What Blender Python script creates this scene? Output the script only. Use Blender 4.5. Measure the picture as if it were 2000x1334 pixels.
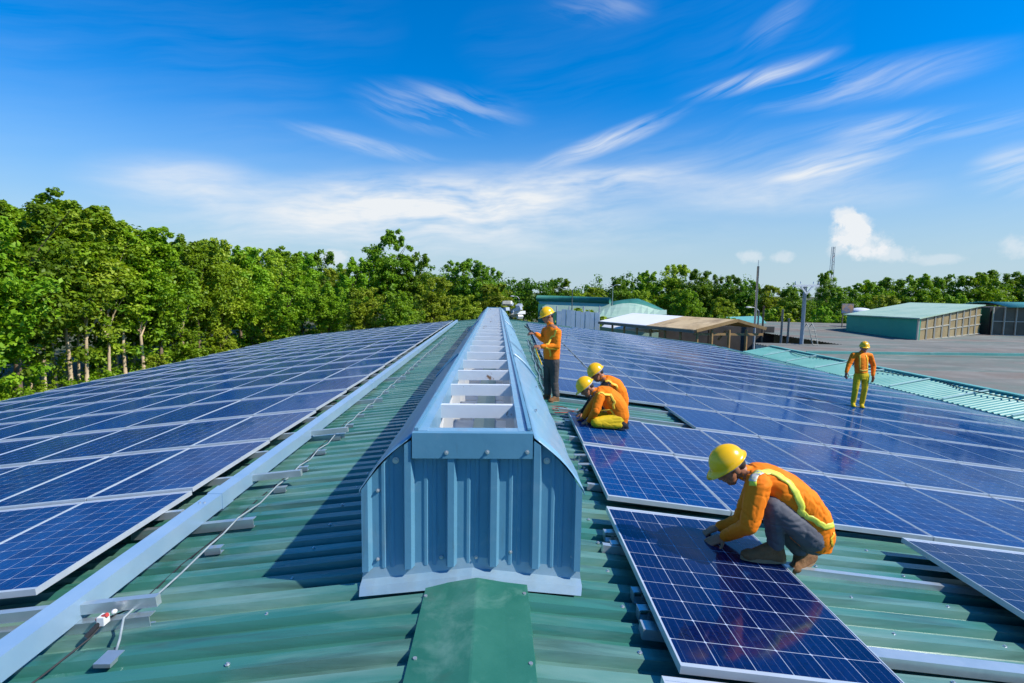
import bpy, bmesh, math, random
import numpy as np
from mathutils import Vector, Matrix, noise as mnoise
from mathutils.bvhtree import BVHTree

random.seed(7); rng = np.random.default_rng(7)
R = math.radians
S = bpy.context.scene
COL = S.collection
for o in list(bpy.data.objects):
    bpy.data.objects.remove(o)

# ------------------------------------------------------------------ camera
CZ = 9.34                                    # eye height above the ground
F, PITCH, YAW, ROLL, CX = 1009.3, 5.53, 1.745, 0.807, 0.104
_a, _b, _c = R(PITCH), R(YAW), R(ROLL)
FW = Vector((math.sin(_b)*math.cos(_a), math.cos(_b)*math.cos(_a), -math.sin(_a)))
_r = FW.cross(Vector((0, 0, 1))).normalized(); _u = _r.cross(FW)
RT = _r*math.cos(_c) + _u*math.sin(_c)
UP = -_r*math.sin(_c) + _u*math.cos(_c)
EYE = Vector((CX, 0, CZ))
cam = bpy.data.cameras.new('camera'); camo = bpy.data.objects.new('camera', cam); COL.objects.link(camo)
cam.sensor_width = 36; cam.sensor_fit = 'HORIZONTAL'; cam.lens = 36*F/2000
cam.clip_start = 0.05; cam.clip_end = 6000
M = Matrix.Identity(4)
for i in range(3):
    M[i][0] = RT[i]; M[i][1] = UP[i]; M[i][2] = -FW[i]; M[i][3] = EYE[i]
camo.matrix_world = M
S.camera = camo

def ray(u, v):
    return FW + RT*((u-1000)/F) + UP*((667-v)/F)
def at_y(u, v, y):                            # point of the pixel's ray at depth y
    q = ray(u, v); return EYE + q*(y/q.y)
def at_z(u, v, z):
    q = ray(u, v); return EYE + q*((z-CZ)/q.z)
def project(p):
    d = Vector(p)-EYE; w = d.dot(FW)
    return (1000+F*d.dot(RT)/w, 667-F*d.dot(UP)/w, w)

# ------------------------------------------------------------------ light
SUN = Vector((1.04, -0.36, 1.08)).normalized()
SUN_EL = math.asin(SUN.z); SUN_AZ = math.atan2(SUN.x, SUN.y)
sl = bpy.data.lights.new('sun', 'SUN'); sl.energy = 5.0; sl.angle = R(0.53); sl.color = (1.0, 0.94, 0.84)
so = bpy.data.objects.new('sun', sl); COL.objects.link(so)
so.rotation_euler = SUN.to_track_quat('Z', 'Y').to_euler(); so.location = (20, -10, 40)
S.view_settings.view_transform = 'Standard'; S.view_settings.look = 'None'
S.view_settings.gamma = 1.0; S.view_settings.use_curve_mapping = False
S.view_settings.exposure = 0.15

W = bpy.data.worlds.new('World'); S.world = W; W.use_nodes = True
nt = W.node_tree; nt.nodes.clear()
class NT:
    """small helper for node graphs"""
    def __init__(s, t): s.t = t
    def n(s, typ, **kw):
        x = s.t.nodes.new(typ)
        for k, v in kw.items(): setattr(x, k, v)
        return x
    def put(s, sock, val):
        if hasattr(val, 'is_output'): s.t.links.new(val, sock)
        else: sock.default_value = val
    def math(s, op, a, b=0.0, clamp=False):
        x = s.n('ShaderNodeMath', operation=op, use_clamp=clamp)
        s.put(x.inputs[0], a); s.put(x.inputs[1], b); return x.outputs[0]
    def vec(s, op, a, b=None, scale=None):
        x = s.n('ShaderNodeVectorMath', operation=op); s.put(x.inputs[0], a)
        if b is not None: s.put(x.inputs[1], b)
        if scale is not None: s.put(x.inputs['Scale'], scale)
        return x.outputs['Value'] if op in ('LENGTH', 'DOT_PRODUCT', 'DISTANCE') else x.outputs[0]
    def rng(s, v, a, b, c=0.0, d=1.0, smooth=False):
        x = s.n('ShaderNodeMapRange', interpolation_type='SMOOTHSTEP' if smooth else 'LINEAR')
        s.put(x.inputs[0], v)
        for i, q in enumerate((a, b, c, d)): s.put(x.inputs[1+i], q)
        return x.outputs[0]
    def noise(s, vec, scale, detail=4, rough=0.55, dist=0.0, lac=2.0):
        x = s.n('ShaderNodeTexNoise'); s.put(x.inputs['Vector'], vec)
        x.inputs['Scale'].default_value = scale; x.inputs['Detail'].default_value = detail
        x.inputs['Roughness'].default_value = rough; x.inputs['Distortion'].default_value = dist
        return x.outputs['Fac']
    def mix(s, f, a, b, blend='MIX'):
        x = s.n('ShaderNodeMix', data_type='RGBA', blend_type=blend)
        s.put(x.inputs[0], f); s.put(x.inputs[6], a); s.put(x.inputs[7], b); return x.outputs[2]

g = NT(nt)
sky = g.n('ShaderNodeTexSky', sky_type='NISHITA', sun_disc=False)
sky.sun_elevation = SUN_EL; sky.sun_rotation = SUN_AZ; sky.altitude = 0; sky.air_density = 1.25
sky.dust_density = 0.35; sky.ozone_density = 5.0
hs = g.n('ShaderNodeHueSaturation'); hs.inputs['Hue'].default_value = 0.498; hs.inputs['Saturation'].default_value = 1.22; hs.inputs['Value'].default_value = 1.0
g.put(hs.inputs['Color'], g.mix(1.0, sky.outputs[0], (.55, .90, 1.32, 1), 'MULTIPLY'))
tc = g.n('ShaderNodeTexCoord'); sep = g.n('ShaderNodeSeparateXYZ'); g.put(sep.inputs[0], tc.outputs['Generated'])
az = g.math('ARCTAN2', sep.outputs[0], sep.outputs[1]); el = g.math('ARCSINE', sep.outputs[2])
cmb = g.n('ShaderNodeCombineXYZ'); g.put(cmb.inputs[0], az); g.put(cmb.inputs[1], el); AE = cmb.outputs[0]
def azel(u, v):
    q = ray(u, v).normalized(); return math.atan2(q.x, q.y), math.asin(q.z)
def rot_scale(vec, ang, sx, sy):
    x = g.n('ShaderNodeVectorRotate', rotation_type='Z_AXIS'); g.put(x.inputs['Vector'], vec); x.inputs['Angle'].default_value = -ang
    return g.vec('MULTIPLY', x.outputs[0], (sx, sy, 1))
wn = g.n('ShaderNodeTexNoise'); g.put(wn.inputs['Vector'], AE); wn.inputs['Scale'].default_value = 5; wn.inputs['Detail'].default_value = 2
AEW = g.vec('ADD', AE, g.vec('MULTIPLY', g.vec('SUBTRACT', wn.outputs['Color'], (.5, .5, .5)), (.10, .05, 0)))
def wisp(ang, sx, sy, lo, hi, det=4):
    return g.rng(g.noise(rot_scale(AEW, ang, sx, sy), 1.0, det, 0.60), lo, hi)
W0 = wisp(R(3), 3.4, 17, .33, .64, 5)
W1 = wisp(R(11), 3.0, 34, .36, .66, 5)
W2 = wisp(R(20), 3.2, 34, .34, .62, 5)
W3 = wisp(R(-14), 3.2, 30, .40, .70, 5)
CU = g.noise(AE, 34, 5, .62)
# streaks: pixel ends, half width in pixels, strength, which wisp field
STREAKS = [((330, 408), (1370, 352), 66, 1.25, W0), ((130, 340), (540, 362), 42, .85, W0), ((520, 372), (1080, 395), 42, .8, W0), ((980, 352), (1380, 338), 26, .8, W0),
           ((1030, 332), (1345, 212), 19, 1.05, W2), ((1330, 196), (1640, 100), 15, .95, W2), ((1430, 205), (1990, 95), 30, .62, W1),
           ((1570, 262), (2080, 222), 24, .75, W1), ((1270, 378), (1850, 368), 36, .75, W0), ((1480, 358), (1800, 280), 30, 1.0, W1),
           ((1880, 348), (2120, 310), 34, 1.1, W1), ((680, 185), (1030, 230), 40, .7, W3), ((540, 240), (880, 318), 16, .75, W3),
           ((1440, 105), (1590, -10), 22, .32, W2), ((1060, 10), (1280, 18), 24, .35, W3), ((1080, 330), (1800, 310), 70, .22, W1),
           ((60, 425), (1500, 440), 64, .75, W0)]
PUFFS = [((1652, 424), 36, 34, 1.0), ((1680, 436), 38, 34, .95), ((1662, 456), 52, 46, 1.0), ((1690, 478), 62, 42, .95), ((1725, 496), 80, 26, .7), ((1640, 480), 36, 36, .6), ((1466, 500), 40, 28, .6), ((1528, 502), 34, 20, .55),
         ((1988, 482), 44, 30, .6), ((655, 500), 54, 30, .65), ((1830, 506), 70, 16, .45)]
acc = None
def add_mask(m):
    global acc
    acc = m if acc is None else g.math('ADD', acc, m)
for (u1, v1), (u2, v2), hw, st, wf in STREAKS:
    a1, e1 = azel(u1, v1); a2, e2 = azel(u2, v2)
    ang = math.atan2(e2-e1, a2-a1); hl = math.hypot(a2-a1, e2-e1)/2
    d = g.vec('SUBTRACT', AE, ((a1+a2)/2, (e1+e2)/2, 0))
    d = rot_scale(d, ang, 1/(hl*1.15), 1/(hw*1.25/F))
    m = g.rng(g.vec('LENGTH', d), 1.05, 0.1, 0, st, True)
    add_mask(g.math('MULTIPLY', m, wf))
for (u, v), hw, hh, st in PUFFS:
    a, e = azel(u, v)
    d = g.vec('MULTIPLY', g.vec('SUBTRACT', AE, (a, e, 0)), (F/hw, F/hh, 1))
    m = g.rng(g.vec('LENGTH', d), 1.25, 0.0, -.55, 1, True)
    add_mask(g.rng(g.math('ADD', g.math('MULTIPLY', m, .62), g.math('MULTIPLY', CU, 1.1)), .70, 1.12, 0, st, True))
allsky = g.math('MULTIPLY', g.math('MULTIPLY', W1, g.rng(g.noise(AE, 2.2, 2), .45, .7)), .07)   # thin cirrus over the whole dome
cl = g.math('MULTIPLY', g.math('ADD', acc, allsky), .82, clamp=True)
hzf = g.rng(el, -.02, 0.36, 0.92, 0.0, True)      # milky air low over the horizon
c1 = g.mix(hzf, hs.outputs[0], (3.95, 5.05, 5.75, 1))
c2 = g.mix(cl, c1, (6.5, 6.8, 7.1, 1))
bg = g.n('ShaderNodeBackground'); g.put(bg.inputs[0], c2); bg.inputs[1].default_value = 0.117
g.put(g.n('ShaderNodeOutputWorld').inputs[0], bg.outputs[0])

W.cycles.sampling_method = 'MANUAL'; W.cycles.sample_map_resolution = 512
cy = S.cycles; cy.max_bounces = 5; cy.diffuse_bounces = 2; cy.glossy_bounces = 3; cy.transmission_bounces = 3; cy.transparent_max_bounces = 4
cy.caustics_reflective = False; cy.caustics_refractive = False; cy.use_adaptive_sampling = True; cy.adaptive_threshold = .02

# ------------------------------------------------------------------ materials
def mat(name, c1, c2=None, rough=.5, metal=0.0, scale=3.0, detail=5, lo=.35, hi=.65, bump=0.0, bscale=30.0,
        c3=None, s3=1.0, lo3=.55, hi3=.75, c4=None, s4=(1, 1, 1), lo4=.55, hi4=.75, spec=.5, coords='pos', stretch=None, rvar=0.0):
    m = bpy.data.materials.new(name); m.use_nodes = True
    t = m.node_tree; b = t.nodes['Principled BSDF']; h = NT(t)
    if coords == 'pos': v = h.n('ShaderNodeNewGeometry').outputs['Position']
    else: v = h.n('ShaderNodeTexCoord').outputs['Object']
    if stretch: v = h.vec('MULTIPLY', v, stretch)
    f = h.rng(h.noise(v, scale, detail, .6), lo, hi)
    col = (*c1, 1)
    if c2: col = h.mix(f, (*c1, 1), (*c2, 1))
    if c3: col = h.mix(h.rng(h.noise(v, s3, 6, .65, .4), lo3, hi3), col, (*c3, 1))
    if c4:
        v4 = h.vec('MULTIPLY', h.n('ShaderNodeNewGeometry').outputs['Position'], s4)
        col = h.mix(h.rng(h.noise(v4, 1.0, 5, .65, .3), lo4, hi4, 0, .75), col, (*c4, 1))
    h.put(b.inputs['Base Color'], col)
    b.inputs['Metallic'].default_value = metal
    b.inputs['Specular IOR Level'].default_value = spec
    if rvar: h.put(b.inputs['Roughness'], h.rng(f, 0, 1, rough-rvar, rough+rvar))
    else: b.inputs['Roughness'].default_value = rough
    if bump:
        x = h.n('ShaderNodeBump'); x.inputs['Strength'].default_value = bump; x.inputs['Distance'].default_value = .02
        h.put(x.inputs['Height'], h.noise(v, bscale, 4, .6)); h.put(b.inputs['Normal'], x.outputs[0])
    return m

MAT = {}
MAT['roof'] = mat('roof_paint_green', (.026, .150, .118), (.055, .215, .168), .26, scale=.9, c3=(.27, .40, .34), s3=1.3, lo3=.44, hi3=.78, bump=.12, bscale=9, rvar=.08, stretch=(.22, 1.7, 1), c4=(.040, .085, .068), s4=(.35, 7.0, 7.0), lo4=.48, hi4=.70)
MAT['ridge'] = mat('ridge_cap_green', (.022, .140, .096), (.042, .185, .130), .38, scale=2.0, c3=(.15, .30, .24), s3=3.2, lo3=.50, hi3=.8, bump=.15, bscale=7, c4=(.05, .10, .07), s4=(2, 2, 2), lo4=.55, hi4=.75)
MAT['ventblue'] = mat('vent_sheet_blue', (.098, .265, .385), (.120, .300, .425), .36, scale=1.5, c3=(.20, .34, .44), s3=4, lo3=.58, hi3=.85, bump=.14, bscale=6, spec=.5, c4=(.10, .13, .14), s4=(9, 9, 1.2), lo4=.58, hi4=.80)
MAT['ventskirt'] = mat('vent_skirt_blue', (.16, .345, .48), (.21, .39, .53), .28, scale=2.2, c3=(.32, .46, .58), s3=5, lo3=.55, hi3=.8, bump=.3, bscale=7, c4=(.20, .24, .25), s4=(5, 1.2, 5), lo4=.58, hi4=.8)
MAT['vflash'] = mat('flashing_pale_blue', (.25, .40, .50), (.33, .46, .54), .26, metal=.25, scale=3, bump=.15, bscale=8)
MAT['barwhite'] = mat('vent_bar_paint', (.66, .71, .74), (.74, .77, .78), .4, scale=3, c3=(.25, .13, .06), s3=7, lo3=.62, hi3=.70)
MAT['linerwhite'] = mat('liner_white', (.72, .74, .74), (.80, .80, .78), .5, scale=3, c3=(.42, .36, .28), s3=3.5, lo3=.66, hi3=.8)
MAT['galv'] = mat('galvanised_steel', (.46, .56, .60), (.56, .64, .66), .30, metal=.7, scale=5, c3=(.55, .62, .64), s3=9, bump=.06, bscale=20)
MAT['beam'] = mat('beam_pale_blue', (.31, .49, .66), (.38, .55, .70), .32, metal=.30, scale=2.5, c3=(.42, .56, .68), s3=8, lo3=.6, hi3=.8, bump=.06, bscale=12)
MAT['alu'] = mat('anodised_frame', (.50, .57, .62), (.58, .64, .68), .36, metal=.25, scale=6)
MAT['bolt'] = mat('bolt_zinc', (.55, .58, .60), (.68, .70, .70), .35, metal=.7, scale=20)
MAT['cable'] = mat('cable_grey', (.26, .32, .34), (.36, .42, .43), .5, scale=20)
MAT['dark'] = mat('dark_rubber', (.015, .016, .018), (.03, .03, .032), .6, scale=20)
MAT['red'] = mat('red_plastic', (.45, .03, .03), (.55, .06, .05), .4, scale=20)
MAT['whitep'] = mat('white_plastic', (.75, .75, .74), (.82, .82, .8), .4, scale=20)
MAT['rust'] = mat('rust_brown', (.13, .055, .025), (.22, .10, .05), .8, scale=8)

def cell_mats():
    """glass-fronted silicon: blue cells; the sheet version prints the same grid for panels farther off"""
    out = []
    for kind in ('cell', 'sheet', 'back', 'celldark'):
        m = bpy.data.materials.new('solar_'+kind); m.use_nodes = True
        t = m.node_tree; b = t.nodes['Principled BSDF']; h = NT(t)
        oc = h.n('ShaderNodeTexCoord').outputs['Object']
        pos = h.n('ShaderNodeNewGeometry').outputs['Position']
        vor = h.n('ShaderNodeTexVoronoi'); h.put(vor.inputs['Vector'], pos); vor.inputs['Scale'].default_value = 55
        sv = h.n('ShaderNodeSeparateColor'); h.put(sv.inputs[0], vor.outputs['Color'])
        rnd = h.n('ShaderNodeObjectInfo').outputs['Random']
        k = h.math('ADD', h.math('MULTIPLY', sv.outputs[0], .45), h.math('MULTIPLY', rnd, .45))
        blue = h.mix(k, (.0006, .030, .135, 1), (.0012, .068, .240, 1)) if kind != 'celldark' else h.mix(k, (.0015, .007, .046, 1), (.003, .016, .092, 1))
        sx = h.n('ShaderNodeSeparateXYZ'); h.put(sx.inputs[0], oc)
        def line(c, pitch, w, off=0.0):
            f = h.math('ABSOLUTE', h.math('SUBTRACT', h.math('FRACT', h.math('ADD', h.math('DIVIDE', c, pitch), off)), .5))
            return h.math('GREATER_THAN', f, .5-w/pitch/2)
        if kind == 'sheet':
            pc = .1605
            bus = line(sx.outputs[0], pc/3, .0016, .5)
            fine = h.math('MAXIMUM', line(sx.outputs[0], pc, .0036), line(sx.outputs[1], pc, .0034))
            col = h.mix(h.math('MULTIPLY', bus, .30), blue, (.05, .13, .30, 1))
            col = h.mix(fine, col, (.09, .20, .42, 1))
        elif kind in ('cell', 'celldark'):
            bus = line(sx.outputs[0], .0525, .0014, .5)
            col = h.mix(h.math('MULTIPLY', bus, .45), blue, (.22, .27, .40, 1))
        else: col = (.42, .48, .60, 1)
        h.put(b.inputs['Base Color'], col)
        h.put(b.inputs['Roughness'], h.rng(h.noise(pos, 1.7, 4, .65), .35, .7, .06, .17))
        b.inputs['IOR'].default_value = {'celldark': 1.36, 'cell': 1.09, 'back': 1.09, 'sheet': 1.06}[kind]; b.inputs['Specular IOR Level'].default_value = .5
        bp = h.n('ShaderNodeBump'); bp.inputs['Strength'].default_value = .05; bp.inputs['Distance'].default_value = .05
        h.put(bp.inputs['Height'], h.noise(pos, 1.3, 2, .5)); h.put(b.inputs['Normal'], bp.outputs[0])
        out.append(m)
    return out
MAT['cell'], MAT['sheet'], MAT['back'], MAT['celldark'] = cell_mats()

# ------------------------------------------------------------------ mesh helpers
def link(o, parent=None):
    COL.objects.link(o)
    if parent is not None: o.parent = parent
    return o
def mesh_obj(name, verts, faces, m, parent=None, smooth=False, base=None):
    off = base
    if base is None and parent is not None:
        off = Vector(parent.location)
        if parent.parent is not None: off = off+parent.parent.location
    v = np.asarray(verts, dtype=np.float64).reshape(-1, 3)
    if off is not None: v = v-np.array(off)
    me = bpy.data.meshes.new(name); me.from_pydata(v.tolist(), [], [list(f) for f in faces])
    if smooth: me.polygons.foreach_set('use_smooth', [True]*len(me.polygons))
    me.materials.append(MAT[m] if isinstance(m, str) else m); me.update()
    o = bpy.data.objects.new(name, me)
    if base is not None and parent is None: o.location = base
    return link(o, parent)
def tag(o, label, cat, group=None):
    o['label'] = label; o['category'] = cat
    if group: o['group'] = group
    return o
def thing(name, label, cat, loc=(0, 0, 0), group=None):
    o = bpy.data.objects.new(name, None); o.location = loc; o.empty_display_size = .2; COL.objects.link(o)
    return tag(o, label, cat, group)
def struct(o): o['kind'] = 'structure'; return o

class MB:
    def __init__(s): s.v = []; s.f = []
    def add(s, v, f):
        n = len(s.v); s.v += [tuple(map(float, p)) for p in v]; s.f += [tuple(i+n for i in q) for q in f]; return s
    def box(s, a, b):
        (x0, y0, z0), (x1, y1, z1) = a, b
        return s.add([(x0, y0, z0), (x1, y0, z0), (x1, y1, z0), (x0, y1, z0), (x0, y0, z1), (x1, y0, z1), (x1, y1, z1), (x0, y1, z1)],
                     [(3, 2, 1, 0), (4, 5, 6, 7), (0, 1, 5, 4), (1, 2, 6, 5), (2, 3, 7, 6), (3, 0, 4, 7)])
    def bar(s, p, q, w, h, up=(0, 0, 1)):
        p, q = Vector(p), Vector(q); d = (q-p).normalized(); si = d.cross(Vector(up)).normalized(); u = si.cross(d)
        a = [p+si*(sx*w/2)+u*(sz*h/2) for sx, sz in ((-1, -1), (1, -1), (1, 1), (-1, 1))]
        b = [x+(q-p) for x in a]
        return s.add(a+b, [(3, 2, 1, 0), (4, 5, 6, 7), (0, 1, 5, 4), (1, 2, 6, 5), (2, 3, 7, 6), (3, 0, 4, 7)])
    def tube(s, pts, rad, n=8):
        pts = [Vector(p) for p in pts]; rad = rad if hasattr(rad, '__len__') else [rad]*len(pts)
        V = []; Fc = []; ref = Vector((0.31, 0.2, 1)).normalized()
        for i, p in enumerate(pts):
            d = (pts[min(i+1, len(pts)-1)]-pts[max(i-1, 0)]).normalized()
            if abs(d.dot(ref)) > .97: ref = Vector((1, .1, 0)).normalized()
            a = d.cross(ref).normalized(); b = d.cross(a)
            V += [p+(a*math.cos(t)+b*math.sin(t))*rad[i] for t in [k*2*math.pi/n for k in range(n)]]
        for i in range(len(pts)-1):
            for k in range(n):
                Fc.append((i*n+k, i*n+(k+1) % n, (i+1)*n+(k+1) % n, (i+1)*n+k))
        Fc.append(tuple(range(n))); Fc.append(tuple(reversed(range((len(pts)-1)*n, len(pts)*n))))
        return s.add(V, Fc)
    def cyl(s, p, q, r0, r1=None, n=12): return s.tube([p, q], [r0, r1 if r1 is not None else r0], n)
    def grid(s, rows):                        # rows of equal-length point lists
        n = len(rows[0]); V = [p for r in rows for p in r]
        return s.add(V, [(i*n+k, i*n+k+1, (i+1)*n+k+1, (i+1)*n+k) for i in range(len(rows)-1) for k in range(n-1)])
    def slab(s, poly, n, t):                  # polygon thickened by t along -n
        poly = [Vector(p) for p in poly]; n = Vector(n).normalized(); k = len(poly)
        lo = [p-n*t for p in poly]
        return s.add(poly+lo, [tuple(range(k)), tuple(reversed(range(k, 2*k)))]+[(i, i+k, (i+1) % k+k, (i+1) % k) for i in range(k)])
    def ell(s, c, r, rot=None, nu=14, nv=9):
        V = []; rot = rot or Matrix.Identity(3)
        for j in range(nv+1):
            t = math.pi*j/nv
            for i in range(nu):
                p = 2*math.pi*i/nu
                V.append(Vector(c)+rot@Vector((r[0]*math.sin(t)*math.cos(p), r[1]*math.sin(t)*math.sin(p), r[2]*math.cos(t))))
        return s.add(V, [(j*nu+i, (j+1)*nu+i, (j+1)*nu+(i+1) % nu, j*nu+(i+1) % nu) for j in range(nv) for i in range(nu)])
    def build(s, name, m, parent=None, smooth=False, base=None): return mesh_obj(name, s.v, s.f, m, parent, smooth, base)

ORD = ['first', 'second', 'third', 'fourth', 'fifth', 'sixth', 'seventh', 'eighth', 'ninth', 'tenth', 'eleventh', 'twelfth', 'thirteenth',
       'fourteenth', 'fifteenth', 'sixteenth', 'seventeenth', 'eighteenth', 'nineteenth', 'twentieth', 'twenty-first', 'twenty-second']
SL = 0.1123                       # roof pitch
HR = CZ-1.84                      # roof level at the ridge
EL, ER = -13.7, 15.0              # eaves
Y0, Y1 = -2.4, 34.6               # gable ends
def roof_z(x): return HR-SL*abs(x)

# ------------------------------------------------------------------ ground
MAT['ground'] = mat('ground_scrub', (.055, .075, .022), (.10, .095, .045), .95, scale=.12, c3=(.20, .16, .10), s3=.05, bump=.4, bscale=1.2)
struct(mesh_obj('ground', [(-3000, -3000, 0), (3000, -3000, 0), (3000, 4000, 0), (-3000, 4000, 0)], [(0, 1, 2, 3)], 'ground'))

# ------------------------------------------------------------------ the warehouse under our feet
MAT['wallp'] = mat('wall_render', (.45, .46, .43), (.55, .54, .50), .85, scale=.7, c3=(.30, .29, .26), s3=.6, bump=.1)
wh = thing('warehouse_building', 'long warehouse under a green corrugated gable roof with blue ridge ventilator', 'building', (0, 16, 0))
PITCHR = .2
def rib_profile(n):                           # (y, z) along the ridge: wide trapezoid ribs
    pts = []
    for k in range(n):
        b = k*PITCHR
        pts += [(b, 0), (b+.070, 0), (b+.090, .048), (b+.180, .048)]
    pts.append((n*PITCHR, 0)); return pts
def sheet_mesh(name, sgn, length):
    prof = rib_profile(5); rows = []
    for x in (0.0, length*.5, length):
        rows.append([(sgn*x, y, z-SL*x) for y, z in prof])
    if sgn < 0: rows = rows[::-1]
    b = MB().grid(rows)
    return b
MAT['trim'] = mat('eave_trim_pale', (.20, .42, .34), (.28, .50, .42), .4, scale=2)
yy = Y0; k = 0
protoL = protoR = None
while yy < Y1-.3:
    for sgn, ln in ((1, ER), (-1, -EL)):
        pr = protoR if sgn > 0 else protoL
        if pr is None:
            pr = sheet_mesh('roof_sheet', sgn, ln).build('roof_sheet', 'roof', None)
            if sgn > 0: protoR = pr
            else: protoL = pr
            o = pr; o.parent = wh
        else:
            o = pr.copy(); COL.objects.link(o); o.parent = wh
        o.location = (0, yy-16+random.uniform(-.002, .002), HR+(.003 if k % 2 else -.002)+random.uniform(-.001, .001)); o.rotation_euler = (0, 0, 0)
    yy += 1.0; k += 1
ye = yy
# eave fascia, gable trims, walls
for x in (EL, ER):
    z = roof_z(x); s = 1 if x > 0 else -1
    b = MB().box((min(x, x+s*.05), Y0, z-.20), (max(x, x+s*.05), ye, z+.045)); b.build('eave_trim', 'trim', wh)
    MB().box((min(x-s*.7, x-s*.9), Y0+.3, 0), (max(x-s*.7, x-s*.9), ye-.3, z-.12)).build('side_wall', 'wallp', wh)
for y in (Y0-.02, ye+.02):
    for x in (EL, ER):
        MB().bar((0, y, HR+.03), (x, y, roof_z(x)+.03), .05, .16).build('gable_trim', 'roof', wh)
for y in (Y0+.3, ye-.5):
    MB().slab([(EL+.9, y, 0), (ER-.9, y, 0), (ER-.9, y, roof_z(ER-.9)-.1), (0, y, HR-.12), (EL+.9, y, roof_z(EL+.9)-.1)], (0, -1, 0), .2).build('gable_wall', 'wallp', wh)
# ridge cap: two bent sheets either side of the ventilator
VY0, VY1 = 3.17, 28.2
def ridge_cap(y0, y1):
    zc = HR+.060; w = .312
    rows = []
    for y in (y0, y1):
        rows.append([(-w-.012, y, zc-w*SL-.055), (-w, y, zc-w*SL), (-.17, y, zc-.17*SL+.002), (-.006, y, zc+.012), (.006, y, zc+.012), (.17, y, zc-.17*SL+.002), (w, y, zc-w*SL), (w+.012, y, zc-w*SL-.055)])
    MB().grid(rows).build('ridge_cap', 'ridge', wh)
ridge_cap(Y0, 2.05); ridge_cap(2.03, 3.05)
ridge_cap(VY1+.1, ye)
for x, y in ((-.30, 2.93), (.29, 2.95), (-.3, 1.7), (.3, 1.62), (-.28, 2.4), (.29, 2.36)):
    MB().cyl((x, y, roof_z(x)+.05), (x, y, roof_z(x)+.066), .011, n=8).build('roof_screw', 'bolt', wh)
_sc = MB().cyl((0, 0, 0), (0, 0, .004), .013, n=8).cyl((0, 0, .004), (0, 0, .012), .007, .006, 6)
_scm = bpy.data.meshes.new('roof_screw'); _scm.from_pydata(_sc.v, [], _sc.f); _scm.materials.append(MAT['bolt'])
for x in (-2.75, -1.25, .88, 2.6, 3.3):                      # screw rows over the purlins
    for k in range(30):
        y = Y0+.135+.2*(2*k+16)+random.uniform(-.01, .01)
        if x == .88 and y > 9 or y > 13 or x > 2 and y > 4.2: continue
        o = link(bpy.data.objects.new('roof_screw', _scm), wh); o.location = (x+random.uniform(-.015, .015), y-16, roof_z(x)+.048)

# ------------------------------------------------------------------ ridge ventilator
VX = -.035
vent = thing('ridge_ventilator', 'blue sheet-metal ridge ventilator with open top and white cross bars', 'ventilator', (VX, VY0, HR))
ZT, ZB, ZE = CZ-.872, CZ-1.032, CZ-1.235      # top of box, bottom of box, skirt lip
HWt, HWe, HWw = .372, .700, .694
def skirt_pts(n=9):
    P = []
    for i in range(n):
        t = i/(n-1); x = HWt+.012+(HWe-HWt-.012)*t
        z = ZT-.03+(ZE-ZT+.03)*t+.030*math.sin(math.pi*t)
        P.append((x, z))
    return P+[(HWe+.004, ZE-.035)]
def outline(x):                                # top of the end wall
    a = abs(x)
    if a <= HWt: return ZB+.05
    t = max(0, (a-HWt-.012)/(HWe-HWt-.012)); return ZT-.036+(ZE-ZT+.03)*t+.030*math.sin(math.pi*min(1, t))
prof = []
x = -HWw
for k in range(6):                             # six tall ribs with two shallow swages between each
    c = -HWw+.025+k*(2*HWw-.05)/5
    prof += [(c-.036, 0), (c-.020, .046), (c+.020, .046), (c+.036, 0)]
    if k < 5:
        m = c+(2*HWw-.05)/10
        prof += [(m-.045, 0), (m-.036, .007), (m-.020, .007), (m-.012, 0), (m+.012, 0), (m+.020, .007), (m+.036, .007), (m+.045, 0)]
prof = [(max(-HWw, min(HWw, a)), d) for a, d in prof]
def wall(name, y, sgn):
    lo, hi = [], []
    for a, d in prof:
        zb = HR+.085+.018*math.cos(a*3)-.015*abs(a)
        lo.append((VX+a, y-sgn*d, zb)); hi.append((VX+a, y-sgn*d, outline(a)-.012))
    mid = [((l[0]), l[1], (l[2]+h[2])/2) for l, h in zip(lo, hi)]
    MB().grid([lo, mid, hi] if sgn > 0 else [hi, mid, lo]).build(name, 'ventblue', vent)
wall('end_wall', VY0, 1); wall('end_wall', VY1, -1)
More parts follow.
